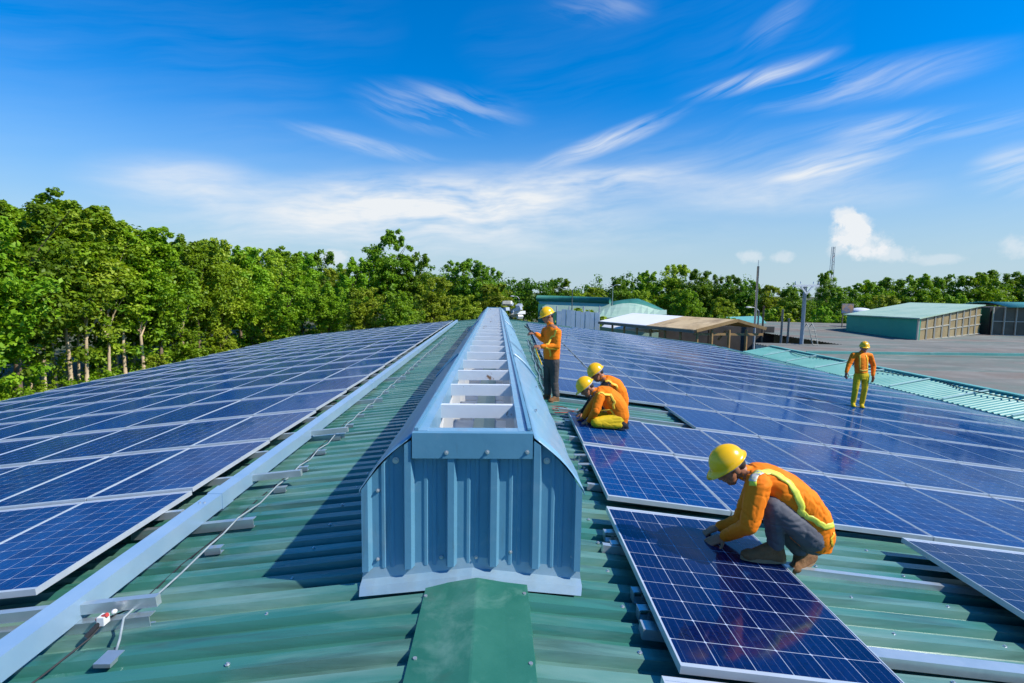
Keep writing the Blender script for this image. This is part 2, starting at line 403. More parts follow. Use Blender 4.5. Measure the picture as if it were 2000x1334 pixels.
# box rails round the open top
MB().box((VX-HWt, VY0-.055, ZB), (VX+HWt, VY0-.006, ZT)).build('front_plate', 'ventblue', vent)
MB().box((VX-HWt+.004, VY0-.004, ZT-.03), (VX+HWt-.004, VY0+.085, ZT-.003)).build('front_ledge', 'ventskirt', vent)
MB().box((VX-HWt, VY1, ZB), (VX+HWt, VY1+.05, ZT)).build('rear_plate', 'ventblue', vent)
for s in (-1, 1):
    y = VY0+.002
    while y < VY1-.1:
        y2 = min(y+4.15, VY1-.002)
        a, b_ = sorted((VX+s*(HWt-.003), VX+s*(HWt-.088)))
        MB().box((a, y, ZT-.15), (b_, y2-.004, ZT+random.uniform(-.001, .003))).build('top_rail', 'ventskirt', vent)
        a, b_ = sorted((VX+s*(HWt-.006), VX+s*(HWt-.030)))
        MB().box((a, y, ZT+.004), (b_, y2-.004, ZT+.018)).build('rail_lip', 'ventblue', vent)
        y = y2
    # side skirts in overlapping lengths
    P = skirt_pts(); y = VY0-.045; q = 0
    while y < VY1:
        y2 = min(y+4.25, VY1+.06); rows = []
        ny = 26
        for j in range(ny+1):
            t = j/ny; yj = y+(y2-y)*t; row = []
            for i, (px_, pz_) in enumerate(P):
                fl = .005*math.exp(-((t)/.03)**2)*(i/len(P))+.004*math.sin(yj*9+i)*(.3+i/len(P))
                row.append((VX+s*(px_+fl), yj, pz_+fl*.6+q*.004))
            rows.append(row if s > 0 else row[::-1])
        o = MB().grid(rows).build('side_skirt', 'ventskirt', vent, True)
        sm = o.modifiers.new('t', 'SOLIDIFY'); sm.thickness = .004
        if q: MB().tube([(VX+s*(a+.012), y+.02, z+.014) for a, z in P[:-1]], .012, 6).build('seam_strip', 'ventblue', vent)
        y += 4.15; q = 1-q
    a, b_ = sorted((VX+s*.64, VX+s*.65))
    MB().box((a, VY0+.02, HR-.06), (b_, VY1-.02, ZE+.05)).build('side_wall', 'ventblue', vent)
    # white liner below the rails with brackets
    a, b_ = sorted((VX+s*.300, VX+s*.312))
    MB().add([(VX+s*.300, VY0+.05, ZT-.14), (VX+s*.300, VY1-.02, ZT-.14), (VX+s*.36, VY1-.02, HR+.25), (VX+s*.36, VY0+.05, HR+.25)], [(0, 1, 2, 3) if s > 0 else (3, 2, 1, 0)]).build('inner_liner', 'linerwhite', vent)
    MB().add([(VX+s*.36, VY0+.05, HR+.25), (VX+s*.36, VY1-.02, HR+.25), (VX+s*.13, VY1-.02, HR+.20), (VX+s*.13, VY0+.05, HR+.20)], [(0, 1, 2, 3) if s > 0 else (3, 2, 1, 0)]).build('inner_tray', 'linerwhite', vent)
    for k in range(26):
        y = 3.55+.87*k
        if y > VY1-.3: break
        MB().box((VX+min(s*.23, s*.325), y, ZT-.46), (VX+max(s*.23, s*.325), y+.012, ZT-.16)).build('bracket', 'linerwhite', vent)
        MB().box((VX+min(s*.14, s*.33), y+.02, HR+.27), (VX+max(s*.14, s*.33), y+.05, HR+.30)).build('slat', 'linerwhite', vent)
        MB().box((VX+min(s*.14, s*.30), y+.28, HR+.27), (VX+max(s*.14, s*.30), y+.31, HR+.29)).build('slat', 'linerwhite', vent)
MB().add([(VX-.13, VY0+.05, HR+.215), (VX+.0, VY0+.05, HR+.235), (VX+.13, VY0+.05, HR+.215), (VX-.13, VY1-.02, HR+.215), (VX, VY1-.02, HR+.235), (VX+.13, VY1-.02, HR+.215)], [(0, 1, 4, 3), (1, 2, 5, 4)]).build('inner_ridge_strip', mat('inner_strip', (.40, .52, .42), (.48, .58, .47), .5), vent)
k = 0
while 3.96+.868*k < VY1-.3:
    y = 3.96+.868*k
    b = MB().box((VX-.288, y, ZT-.115), (VX+.288, y+.006, ZT-.018)).box((VX-.288, y, ZT-.0175), (VX+.288, y+.055, ZT-.012)).box((VX-.288, y+.006, ZT-.115), (VX+.288, y+.045, ZT-.109))
    b.build('cross_bar', 'barwhite', vent); k += 1
# flashing bent over the ridge at its foot
fz = lambda x, up: roof_z(x)+.048+up
xs = [-.70, -.4, -.16, 0, .16, .4, .70]
MB().grid([[(VX+a*.97, 2.985+.03*abs(a), fz(a, .008)) for a in xs], [(VX+a, 3.10, fz(a, .012)) for a in xs], [(VX+a, VY0-.012, fz(a, .03)) for a in xs], [(VX+a*.985, VY0+.004, fz(a, .12)) for a in xs]]).build('flashing', 'vflash', vent)
def bolt(p, r, n=(0, -1, 0), parent=vent, name='bolt'):
    p = Vector(p); n = Vector(n)
    MB().cyl(p, p+n*.004, r*1.5, n=14).cyl(p+n*.004, p+n*.016, r, r*.8, n=6).build(name, 'bolt', parent)
for u, v in ((872, 884), (952, 883), (1030, 883)): bolt(at_y(u, v, VY0-.056), .009)
for u, v in ((773, 899), (1068, 900)): bolt(at_y(u, v, VY0-.004), .014)
for u, v in ((738, 958), (1122, 962), (738, 1092), (1118, 1087), (997, 1078), (862, 1088), (930, 1088)): bolt(at_y(u, v, VY0-.004), .008)
for s in (1,):
    for k in range(14):
        t = .22+.45*(k % 2); a = HWt+.012+(HWe-HWt-.012)*t; y = VY0+.9+1.8*k
        if y < VY1: bolt((VX+s*(a+.006), y, ZT-.03+(ZE-ZT+.03)*t+.030*math.sin(math.pi*t)+.006), .009, Vector((s*.75, 0, .66)).normalized())

# ------------------------------------------------------------------ solar panels
MAT['railm'] = mat('rail_galvanised', (.50, .58, .60), (.60, .66, .67), .30, metal=.6, scale=5, c3=(.62, .68, .68), s3=9)
_pm = {}
def panel_meshes(w, l):
    key = (round(w, 3), round(l, 3))
    if key in _pm: return _pm[key]
    t, t2, hgt = .007, .026, .042
    b = MB()
    b.box((0, 0, -hgt), (t, l, 0)).box((w-t, 0, -hgt), (w, l, 0)).box((t, 0, -hgt), (w-t, t2, -.0006)).box((t, l-t2, -hgt), (w-t, l, -.0006))
    fr = bpy.data.meshes.new('panel_frame'); fr.from_pydata(b.v, [], b.f); fr.materials.append(MAT['alu'])
    def plate(nm, m, x0, y0, x1, y1, z, origin=(0, 0)):
        me = bpy.data.meshes.new(nm)
        me.from_pydata([(x0, y0, z), (x1, y0, z), (x1, y1, z), (x0, y1, z), (x0, y0, z-.006), (x1, y0, z-.006), (x1, y1, z-.006), (x0, y1, z-.006)], [],
                       [(0, 1, 2, 3), (7, 6, 5, 4), (0, 4, 5, 1), (1, 5, 6, 2), (2, 6, 7, 3), (3, 7, 4, 0)]); me.materials.append(MAT[m]); return me
    mx, my = (w-6*.1605)/2, (l-10*.1605)/2
    sh = plate('cell_sheet', 'sheet', t-mx, t2-my, w-t-mx, l-t2-my, -.004)        # origin at the grid's corner
    bk = plate('backsheet', 'back', t, t2, w-t, l-t2, -.005)
    cw, cl_ = (w-2*t-.012)/6, (l-2*t2-.016)/10
    ce = bpy.data.meshes.new('solar_cell'); q = .006
    ce.from_pydata([(q, 0, 0), (cw-.0045-q, 0, 0), (cw-.0045, q, 0), (cw-.0045, cl_-.0045-q, 0), (cw-.0045-q, cl_-.0045, 0), (q, cl_-.0045, 0), (0, cl_-.0045-q, 0), (0, q, 0)], [], [tuple(range(8))])
    ce.materials.append(MAT['cell'])
    _pm[key] = (fr, sh, bk, ce, mx, my, cw, cl_, t); return _pm[key]
def make_panel(mw, w, l, label, near, group, dark=None):
    fr, sh, bk, ce, mx, my, cw, cl_, t = panel_meshes(w, l)
    e = bpy.data.objects.new('solar_panel', None); COL.objects.link(e); e.matrix_world = mw; e.empty_display_size = .2
    tag(e, label, 'solar panel', group)
    link(bpy.data.objects.new('frame', fr), e)
    if near:
        link(bpy.data.objects.new('backsheet', bk), e)
        for i in range(6):
            for j in range(10):
                c = link(bpy.data.objects.new('solar_cell', dark or ce), e)
                c.location = (t+.006+.00225+i*cw, t+.019+.00225+j*cl_, -.0042)
    else:
        s = link(bpy.data.objects.new('cell_sheet', sh), e); s.location = (mx, my, 0)
    return e
def plane_frame(x, y, side, rot, z_at, s, jitter=True):
    r = R(rot); sg = 1 if side > 0 else -1
    ex = Vector((math.cos(r), -math.sin(r), -s*sg*math.cos(r))).normalized()
    ey = Vector((math.sin(r), math.cos(r), -s*sg*math.sin(r))).normalized()
    if jitter:
        ey = (ey-Vector((0, 0, .012))).normalized()
        ex = (ex+Vector((0, 0, random.gauss(0, .0022)))).normalized(); ey = (ey+Vector((0, 0, random.gauss(0, .0018)))).normalized()
    ez = ex.cross(ey).normalized(); ey = ez.cross(ex)
    m = Matrix.Identity(4)
    for i in range(3): m[i][0], m[i][1], m[i][2] = ex[i], ey[i], ez[i]
    m[0][3], m[1][3], m[2][3] = x, y, z_at(x)+(.018 if jitter else 0)
    return m
LP = 1.67
zR = lambda x: CZ-1.691-.1165*abs(x)
zL = lambda x: CZ-1.597-.1123*abs(x)
P = []     # (size rank, matrix, w, l, label, side, row, col)
def grid_pt(x0, y0, rot, dx, dy):
    r = R(rot); return x0+dx*math.cos(r)+dy*math.sin(r), y0-dx*math.sin(r)+dy*math.cos(r)
# left array: columns run down the slope from the pale blue beam
for j in range(18):
    for i in range(11):
        x, y = grid_pt(-2.749, 3.14, .13, -(i+1)*1.0+.003, j*LP+.008)
        if x < EL+.12 or y+LP > ye-.3: continue
        P.append((plane_frame(x, y, -1, .13, zL, .1123), .994, 1.652, 'L', j, i))
# right array
edges = [0, 1.12, 2.03, 2.95, 3.97]
while edges[-1] < 13.3: edges.append(edges[-1]+1.03)
ROT = 1.856
for j in range(18):
    for i in range(len(edges)-1):
        a, b = edges[i]+.003, edges[i+1]-.003
        if j >= 3 and i == 0: b -= .05
        if j == 2 and i in (0, 1): continue                     # still open where the two men work
        if j == 2 and i == 2: a -= .06
        x, y = grid_pt(1.1125, 4.43, ROT, a, j*LP+.008)
        if x+(b-a) > ER-.05 or y+LP > ye-.2: continue
        P.append((plane_frame(x, y, 1, ROT, zR, .1165), b-a, 1.652, 'R', j, i))
def area(m, w, l):
    c = [project(m@Vector(q))[:2] for q in ((0, 0, 0), (w, 0, 0), (w, l, 0), (0, l, 0))]
    return abs(sum(c[k][0]*c[(k+1) % 4][1]-c[(k+1) % 4][0]*c[k][1] for k in range(4)))/2
inv = lambda m, w, l: any(-50 < q[0] < 2050 and -50 < q[1] < 1400 and q[2] > .3 for q in (project(m@Vector(z)) for z in ((0, 0, 0), (w, 0, 0), (w, l, 0), (0, l, 0))))
P = [q for q in P if inv(q[0], q[1], q[2])]
P.sort(key=lambda q: -area(q[0], q[1], q[2]))
SIDE = {'L': ('left field', 'from the beam'), 'R': ('right field', 'from the ventilator')}
far = MB(); farf = MB()
for n, (m, w, l, sd, j, i) in enumerate(P):
    if n < 292:
        lab = f'blue solar panel, {SIDE[sd][0]}, {ORD[j]} row from the front, {ORD[i]} {SIDE[sd][1]}'
        y = m.translation.y; x = m.translation.x
        near = area(m, w, l) > 4800 and y < 8
        make_panel(m, w, l, lab, near, 'panels in the left field' if sd == 'L' else 'panels in the right field')
    else:
        fr, sh, bk, ce, mx, my, cw, cl_, t = panel_meshes(w, l)
        far.add([m@Vector(v.co) for v in fr.vertices], [tuple(p.vertices) for p in fr.polygons])
        farf.add([m@(v.co+Vector((mx, my, 0))) for v in sh.vertices], [tuple(p.vertices) for p in sh.polygons])
if far.v:
    o = far.build('distant_solar_panels', 'alu'); o['kind'] = 'stuff'; o['label'] = 'farthest rows of blue solar panels at the end of the roof'
    o2 = farf.build('cell_sheets', 'sheet', o); o2['kind'] = 'stuff'
# loose panels in front of the right field
def loose(c00, c10, c01, dz, w, l, label):
    """corner near-left, direction points from pixels on the mounting plane"""
    m = plane_frame(c00[0], c00[1], 1, c10, lambda x: zR(x)+dz, .1165, False)
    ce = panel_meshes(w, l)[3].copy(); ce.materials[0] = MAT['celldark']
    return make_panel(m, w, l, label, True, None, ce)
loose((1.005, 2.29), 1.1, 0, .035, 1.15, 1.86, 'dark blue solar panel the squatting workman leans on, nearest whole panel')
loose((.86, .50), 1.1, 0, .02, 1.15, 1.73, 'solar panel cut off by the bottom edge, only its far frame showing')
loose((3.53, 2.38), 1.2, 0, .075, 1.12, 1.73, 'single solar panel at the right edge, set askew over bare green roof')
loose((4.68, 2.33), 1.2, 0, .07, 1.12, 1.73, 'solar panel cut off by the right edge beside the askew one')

# mounting rails under the panels, ends showing past the frames
def rail(x0, x1, y, zf, rot, label, grp, ht=.062, wd=.045):
    r = R(rot); y1 = y-(x1-x0)*math.sin(r)
    p, q = Vector((x0, y, zf(x0)-.040-ht/2-.002)), Vector((x1, y1, zf(x1)-.040-ht/2-.002))
    b = MB().bar(p, q, wd, ht)
    o = b.build('mounting_rail', 'railm', None, base=tuple(p))
    tag(o, label, 'rail', grp); return o
for j in range(17):
    for k, dy in enumerate((.40, 1.27)):
        y = 3.14+j*LP+dy
        vis = j < 9
        if not vis: continue
        x0 = -1.88 if k == 0 and j < 3 else -2.60
        if j == 0 and k == 0: y = 3.02; x0 = -1.92
        o = rail(x0, EL+.4, y, zL, 0, f'galvanised rail under the left panels, {ORD[j*2+k]} from the bottom edge', 'rails under the left field')
        x, y = grid_pt(1.1125, 4.46, ROT, -.12 if k == 0 else -.09, j*LP+dy)
        if j == 2:
            x, y = grid_pt(1.1125, 4.46, ROT, -.1, j*LP+dy)
        rail(x, ER-.9, y, zR, ROT, f'galvanised rail under the right panels, {ORD[j*2+k]} from the bare strip', 'rails under the right field')
rail(.90, 14, 3.62, zR, 1.1, 'galvanised rail under the far end of the nearest whole panel', 'rails by the squatting man')
rail(.93, 14, 2.70, zR, 1.1, 'broad pale galvanised rail crossing the bare green roof at the lower right', 'rails by the squatting man', .062, .085)
# rail feet clamped to the ribs along the left edge of the right field
def foot(u, v, label, grp='feet along the right field'):
    q = ray(u, v); t = (HR+.09-EYE.z)/(q.z+SL*q.x)
    p = EYE+q*t; z = roof_z(p.x)
    b = MB().box((p.x-.05, p.y-.035, z+.040), (p.x+.06, p.y+.035, z+.046)).box((p.x-.05, p.y-.035, z+.046), (p.x-.044, p.y+.035, z+.115)).box((p.x-.044, p.y-.03, z+.109), (p.x+.10, p.y+.03, z+.115))
    o = b.build('rail_foot', 'galv', None, base=(p.x, p.y, z)); tag(o, label, 'bracket', grp)
    MB().cyl((p.x+.02, p.y, z+.046), (p.x+.02, p.y, z+.075), .012, n=6).build('bolt', 'bolt', o)
for i, (u, v) in enumerate(((1250, 1155), (1262, 1190), (1192, 1040), (1205, 1062), (1130, 890), (1138, 908), (1085, 826))):
    foot(u, v, f'galvanised rail foot, {ORD[i]} from the front along the right panels')

# ------------------------------------------------------------------ pale blue box beam, its rails and the lifeline
zB = lambda x: roof_z(x)
BX = -2.43
y = -1.2; k = 0
while y < 33:
    y2 = min(y+5.9, 33.2)
    z0 = roof_z(BX)+.115
    b = MB().box((BX-.062, y, z0), (BX+.062, y2-.012, z0+.135))
    o = b.build('box_beam', 'beam', None, base=(BX, y, z0)); tag(o, f'pale blue steel box beam beside the left panels, {ORD[k]} length from the front', 'beam', 'box beam lengths')
    if y2 < 33: MB().box((BX-.068, y2-.10, z0-.006), (BX+.068, y2+.09, z0+.141)).build('splice_sleeve', 'beam', o)
    for dx in (-.02, .02): MB().cyl((BX+dx, y2-.3, z0+.135), (BX+dx, y2-.3, z0+.145), .010, n=6).build('bolt', 'bolt', o)
    y = y2; k += 1
def cleat(x0, x1, y, h, label, grp):
    z = roof_z((x0+x1)/2)+.040
    b = MB().bar((x0, y, roof_z(x0)+.04+h/2), (x1, y, roof_z(x1)+.04+h/2), .006, h).bar((x0, y+.03, roof_z(x0)+.04+h-.003), (x1, y+.03, roof_z(x1)+.04+h-.003), .05, .005).bar((x0, y+.028, roof_z(x0)+.044), (x1, y+.028, roof_z(x1)+.044), .05, .005)
    o = b.build('steel_cleat', 'galv', None, base=((x0+x1)/2, y, z)); tag(o, label, 'bracket', grp)
    MB().cyl((x1-.06, y+.03, roof_z(x1)+.047), (x1-.06, y+.03, roof_z(x1)+.07), .012, n=6).build('bolt', 'bolt', o)
    return o
cl_long = [(2.95, 'below the red and white clamp'), (4.26, 'crossing under the beam, second from the front'), (6.9, 'crossing under the beam, third from the front'), (9.2, 'crossing under the beam, fourth from the front'), (11.6, 'crossing under the beam, fifth from the front')]
for y, t in cl_long: cleat(-2.95, -1.93, y, .074, f'galvanised channel {t}', 'long channels under the beam')
ys = [3.83, 5.05, 5.65]+[6.25+.62*k for k in range(26)]
for i, y in enumerate(ys):
    cleat(-2.10, -1.98, y, .05, f'small galvanised bracket holding the cable, {ORD[i] if i < 22 else "far end, "+ORD[i-22]} along it', 'brackets along the cable')
# cable clipped from bracket to bracket
def rz(p): return (p[0], p[1], roof_z(p[0])+p[2])
pts = [(-1.97, 2.72, .045), (-2.00, 2.80, .08), (-2.06, 2.92, .135), (-2.06, 2.99, .14), (-2.055, 3.2, .10), (-2.075, 3.5, .085), (-2.06, 3.83, .115), (-2.075, 4.05, .10), (-2.06, 4.26, .135), (-2.07, 4.7, .085)]
for y in ys[1:]:
    pts += [(-2.06+random.uniform(-.008, .008), y, .115), (-2.065+random.uniform(-.015, .015), y+.31, .085+random.uniform(-.01, .01))]
cb = MB().tube([rz(p) for p in pts], .0068, 7).build('lifeline_cable', 'cable', None, True, base=rz((-2.06, 3, .05)))
tag(cb, 'thin grey cable running along small brackets beside the blue beam', 'cable')
MB().box(rz((-2.02, 2.63, .042)), rz((-1.93, 2.74, .054))).build('end_tab', 'galv', cb)
# dark earth wire with a red and white clamp
w = [(-2.42, 1.4, .05), (-2.33, 2.2, .045), (-2.26, 2.6, .05), (-2.20, 2.84, .08), (-2.17, 2.95, .13), (-2.17, 3.2, .05), (-2.2, 3.7, .045), (-2.16, 4.1, .05), (-2.19, 4.9, .045), (-2.14, 6, .05), (-2.2, 8, .045)]
ew = MB().tube([rz(p) for p in w], .006, 6).build('earth_wire', 'dark', None, True, base=rz((-2.2, 2.9, .05))); tag(ew, 'thin dark wire lying on the green roof right of the blue beam', 'wire')
cpn = thing('wire_clamp', 'small red and white clamp on the front channel beside the blue beam', 'clamp', rz((-2.17, 2.93, .11)))
MB().box(rz((-2.20, 2.90, .115)), rz((-2.16, 2.95, .16))).build('clamp_body', 'whitep', cpn)
MB().cyl(rz((-2.215, 2.925, .14)), rz((-2.155, 2.925, .165)), .013, n=8).build('clamp_screw', 'red', cpn)
MB().ell(rz((-2.14, 2.96, .16)), (.016, .016, .014), None, 8, 6).build('knob', 'whitep', cpn)
MB().cyl(rz((-2.23, 2.86, .08)), rz((-2.19, 2.91, .13)), .016, .012, 8).build('sleeve', 'dark', cpn)
# black cables bundled along the right field by the standing man
for q in range(3):
    pp = []
    for k in range(22):
        y = 9.2+.55*k; x = 1.0+.05*q+.030*(y-9)+.022*math.sin(k*1.7+q*2)
        pp.append((x, y, roof_z(x)+.055+.02*abs(math.sin(k*1.1+q))))
    o = MB().tube(pp, .011, 6).build('panel_cable', 'dark' if q else 'galv', None, True, base=pp[0])
    tag(o, ['pale cable lying along the edge of the right panels', 'black cable looping along the edge of the right panels', 'outer black cable beside the standing man'][q], 'cable')
pp = [(1.12+.08*math.cos(t)*t/3, 8.35+.10*math.sin(t)*t/4, roof_z(1.12)+.05) for t in [k*.6 for k in range(22)]]
o = MB().tube(pp, .007, 6).build('wire_coil', 'red', None, True, base=pp[0]); tag(o, 'tangle of red wire on the roof at the standing man\'s feet', 'wire')
# ------------------------------------------------------------------ buildings to the right and beyond
MAT['nroof'] = mat('neighbour_roof_green', (.10, .36, .30), (.16, .44, .37), .45, scale=.8, c3=(.28, .50, .43), s3=1.2, bump=.1, bscale=6)
MAT['greyroof'] = mat('weathered_roof', (.125, .128, .112), (.19, .188, .165), .85, scale=.35, c3=(.10, .17, .145), s3=.22, lo3=.48, hi3=.66, bump=.4, bscale=2.2, stretch=(.5, 1, 1), c4=(.30, .29, .26), s4=(.25, .9, 1), lo4=.52, hi4=.74)
MAT['rustroof'] = mat('rust_stained_roof', (.16, .145, .125), (.22, .205, .18), .85, scale=.5, c3=(.17, .125, .10), s3=.4, lo3=.48, hi3=.66)
MAT['teal'] = mat('teal_render', (.006, .33, .215), (.010, .37, .245), .6, scale=.5)
MAT['paleteal'] = mat('pale_green_roof', (.32, .47, .34), (.40, .53, .40), .7, scale=.4, c3=(.20, .36, .29), s3=.5)
MAT['brownroof'] = mat('brown_sheet_roof', (.60, .42, .20), (.68, .50, .27), .75, scale=.4, c3=(.30, .20, .10), s3=.5, lo3=.5, hi3=.7)
MAT['whiteroof'] = mat('white_sheet_roof', (.86, .85, .80), (.92, .90, .86), .6, scale=.4)
MAT['timber'] = mat('yellow_timber', (.34, .20, .07), (.42, .27, .11), .7, scale=3)
MAT['post'] = mat('grey_brown_post', (.22, .17, .12), (.30, .24, .18), .8, scale=3)
MAT['fence'] = mat('blue_fence_sheet', (.26, .38, .50), (.34, .46, .56), .5, scale=.8, c3=(.45, .52, .56), s3=1.0)
MAT['net'] = mat('dark_green_net', (.02, .16, .12), (.035, .22, .17), .7, scale=1.0, bump=.2, bscale=8)
MAT['concrete'] = mat('pole_concrete', (.36, .42, .48), (.44, .50, .55), .7, scale=2)
MAT['steelp'] = mat('grey_pole', (.38, .42, .44), (.46, .50, .52), .5, metal=.3, scale=4)
MAT['darkin'] = mat('shaded_interior', (.05, .045, .04), (.08, .07, .06), .9, scale=1)  # near-black walls, shade inside the sheds painted as colour
MAT['amber'] = mat('amber_pane', (.27, .20, .09), (.36, .28, .14), .45, scale=.8, c3=(.16, .11, .05), s3=.6)
MAT['mesh'] = mat('shaded_pane', (.08, .075, .05), (.12, .11, .075), .6, scale=1)  # darker stand-in for the amber panes, the block's shade put into the colour
MAT['mull'] = mat('pale_mullion', (.40, .38, .30), (.46, .44, .36), .5, scale=3)
MAT['batten'] = mat('pale_batten', (.42, .62, .56), (.5, .68, .62), .5)
def corr(bm, x0, x1, y0, y1, zf, pitch=.25, h=.03):
    n = max(1, int(round((y1-y0)/pitch))); pts = []
    for k in range(n):
        b = y0+k*(y1-y0)/n; p = (y1-y0)/n
        pts += [(b, 0), (b+p*.45, 0), (b+p*.6, h), (b+p*.85, h)]
    pts.append((y1, 0))
    return bm.grid([[(x, y, zf(x)+z) for y, z in pts] for x in (x0, x1)])
# valley gutter and the neighbouring green roof rising from it
nb = thing('neighbour_building', 'neighbouring low building, pale green strip roof climbing from the gutter', 'building', (18, 20, 0))
gx0, gx1, nx, nz = ER+.06, ER+.42, 17.15, CZ-3.18
gz = roof_z(ER)-.14
zn = lambda x: gz+.16+(nz-gz-.16)*(x-gx1)/(nx-gx1)
MB().box((gx0, -2, gz-.10), (gx1-.001, 34.4, gz-.06)).box((gx1-.03, -2, gz-.06), (gx1, 34.4, gz+.15)).box((gx0, -2, gz-.06), (gx0+.03, 34.4, gz+.05)).build('valley_gutter', 'ventblue', nb)
y = 5.0
while y < 30.5:
    corr(MB(), gx1-.06, nx, y, y+2.4, zn, .2, .03).build('roof_sheet', 'nroof', nb)
    MB().bar((gx1+.02, y+.03, zn(gx1)+.055), (nx-.05, y+.03, zn(nx)+.055), .09, .03).build('batten', 'batten', nb)
    y += 2.4
MB().box((nx-.12, 5, nz+.02), (nx+.12, 31.4, nz+.075)).build('ridge_cap', 'nroof', nb)
MB().tube([(nx-.35-.25*math.sin(k*.9), 5+k*.75, zn(nx-.4)+.06+.015*math.sin(k*2.1)) for k in range(35)], .02, 5).build('ridge_cable', 'dark', nb)
MB().box((gx1, 4.9, 0), (gx1+.2, 31.4, gz)).build('side_wall', 'wallp', nb)
# big weathered roof beyond it
gb = thing('grey_roofed_workshop', 'wide workshop with weathered grey-brown corrugated roof below the teal block', 'building', (30, 38, 0))
GX1 = 62
zg = lambda x: nz-.05-.012*(x-nx)
y = 6.0; k = 0
while y < 66:
    MBx = MB(); corr(MBx, (nx+.10 if y < 33 else 23.5), 30 if k % 3 else 27, y, y+2.0, lambda x: zg(x)+.012, .33, .035).build('roof_sheet', ['greyroof', 'greyroof', 'rustroof', 'greyroof', 'greyroof'][k % 5], gb)
    MBx = MB(); corr(MBx, 30 if k % 3 else 27, GX1, y, y+2.0, lambda x: zg(x)-.006, .33, .035).build('roof_sheet', ['greyroof', 'rustroof', 'greyroof', 'greyroof'][k % 4], gb)
    y += 2.0; k += 1
MB().box((nx+.3, 6.1, 0), (nx+.5, 33.9, zg(nx)-.02)).build('side_wall', 'wallp', gb)
MB().box((23.6, 65.6, 0), (GX1-.1, 65.8, zg(GX1)-.02)).build('rear_wall', 'wallp', gb)
MB().box((nx+.2, 28.0, zg(nx)+.02), (33, 28.1, zg(nx)+.16)).build('flashing_strip', 'nroof', gb)
# teal block with glazed side standing on it
tb = thing('teal_workshop', 'teal walled block with pale green roof and amber panelled side', 'building', (34.5, 45, 0))
def tz(u, v, p): return at_y(u, v, p.y).z
A = at_z(1652, 646, zg(35)); B = at_z(1790, 665, zg(34)); C = at_z(1912, 653, zg(44))
hA = at_y(1652, 616, A.y).z; hB = at_y(1790, 623, B.y).z; hC = at_y(1926, 597, C.y).z
D = A+(C-B)
tz0 = zg(40)-.6
def up(p, z): return Vector((p.x, p.y, z))
nrm = (B-A).cross(Vector((0, 0, 1))).normalized()
MB().slab([up(A, tz0), up(B, tz0), up(B, hB), up(A, hA)], (-1, -.1, 0), .25).build('front_wall', 'teal', tb)
MB().slab([up(C, tz0), up(D, tz0), up(D, hC), up(C, hC)], (C-B), .25).build('rear_wall', 'teal', tb)
ov = .35
e1 = (B-A).normalized(); e2 = (C-B).normalized()
q = [up(A-e1*ov-e2*ov, hA+.10), up(B+e1*ov-e2*ov, hB+.10), up(C+e1*ov+e2*ov, hC+.10), up(D-e1*ov+e2*ov, hC+.10)]
MB().slab(q, (0, 0, 1), .09).build('roof', 'paleteal', tb)
# panelled side: panes between mullions
NP = 9
mul = MB
for k in range(NP):
    p, p2 = B+(C-B)*(k/NP), B+(C-B)*((k+1)/NP); h1 = hB+(hC-hB)*k/NP; h2 = hB+(hC-hB)*(k+1)/NP
    zb = zg(B.x)-.05
    rows_ = 2 if k < 4 else 3
    for r in range(rows_):
        a0, a1 = r/rows_, (r+1)/rows_
        lo1, hi1 = zb+(h1-zb)*a0, zb+(h1-zb)*a1; lo2, hi2 = zb+(h2-zb)*a0, zb+(h2-zb)*a1
        MB().slab([up(p, lo1+.04), up(p2, lo2+.04), up(p2, hi2-.02), up(p, hi1-.02)], (e1.x, e1.y, 0), .04).build('pane', 'amber', tb)
        MB().bar(up(p, lo1+.02)+e1*.03, up(p2, lo2+.02)+e1*.03, .07, .09).build('transom', 'mull', tb)
    MB().bar(up(p, tz0)+e1*.05, up(p, h1)+e1*.05, .12, .12, (0, 1, 0)).build('mullion', 'mull', tb)
# second panelled block at the right edge
t2 = thing('panelled_shed', 'shaded panelled shed with rounded green roof at the right edge', 'building', (47, 46, 0))
A2 = C+e2*1.2+e1*1.0
B2 = at_z(2120, 660, zg(50))
h2a = at_y(1932, 600, A2.y).z; h2b = at_y(2060, 598, B2.y).z
for k in range(8):
    p, p2 = A2+(B2-A2)*(k/8), A2+(B2-A2)*((k+1)/8)
    for r in range(2):
        z0, z1 = zg(46)+(h2a-zg(46))*r/2, zg(46)+(h2a-zg(46))*(r+1)/2
        MB().slab([up(p, z0+.05), up(p2, z0+.05), up(p2, z1-.02), up(p, z1-.02)], (0, -1, 0), .05).build('pane', 'mesh', t2)
        MB().bar(up(p, z0)+Vector((0, -.04, 0)), up(p2, z0)+Vector((0, -.04, 0)), .07, .08).build('transom', 'mull', t2)
    MB().bar(up(p, tz0)+Vector((0, -.06, 0)), up(p, h2a)+Vector((0, -.06, 0)), .10, .10, (0, 1, 0)).build('mullion', 'mull', t2)
rr = []
for j in range(9):
    t = j/8; zz = h2a+.08+.45*math.sin(math.pi*t*.9)
    rr.append([up(A2+(B2-A2)*.10+Vector((0, t*5-.6, 0)), zz), up(B2+Vector((1, t*5-.6, 0)), zz)])
o = MB().grid(rr).build('roof', 'nroof', t2, True); o.modifiers.new('t', 'SOLIDIFY').thickness = .08
MB().box((A2.x, A2.y+.3, tz0), (B2.x, A2.y+8, h2a-.05)).build('body', 'darkin', t2)
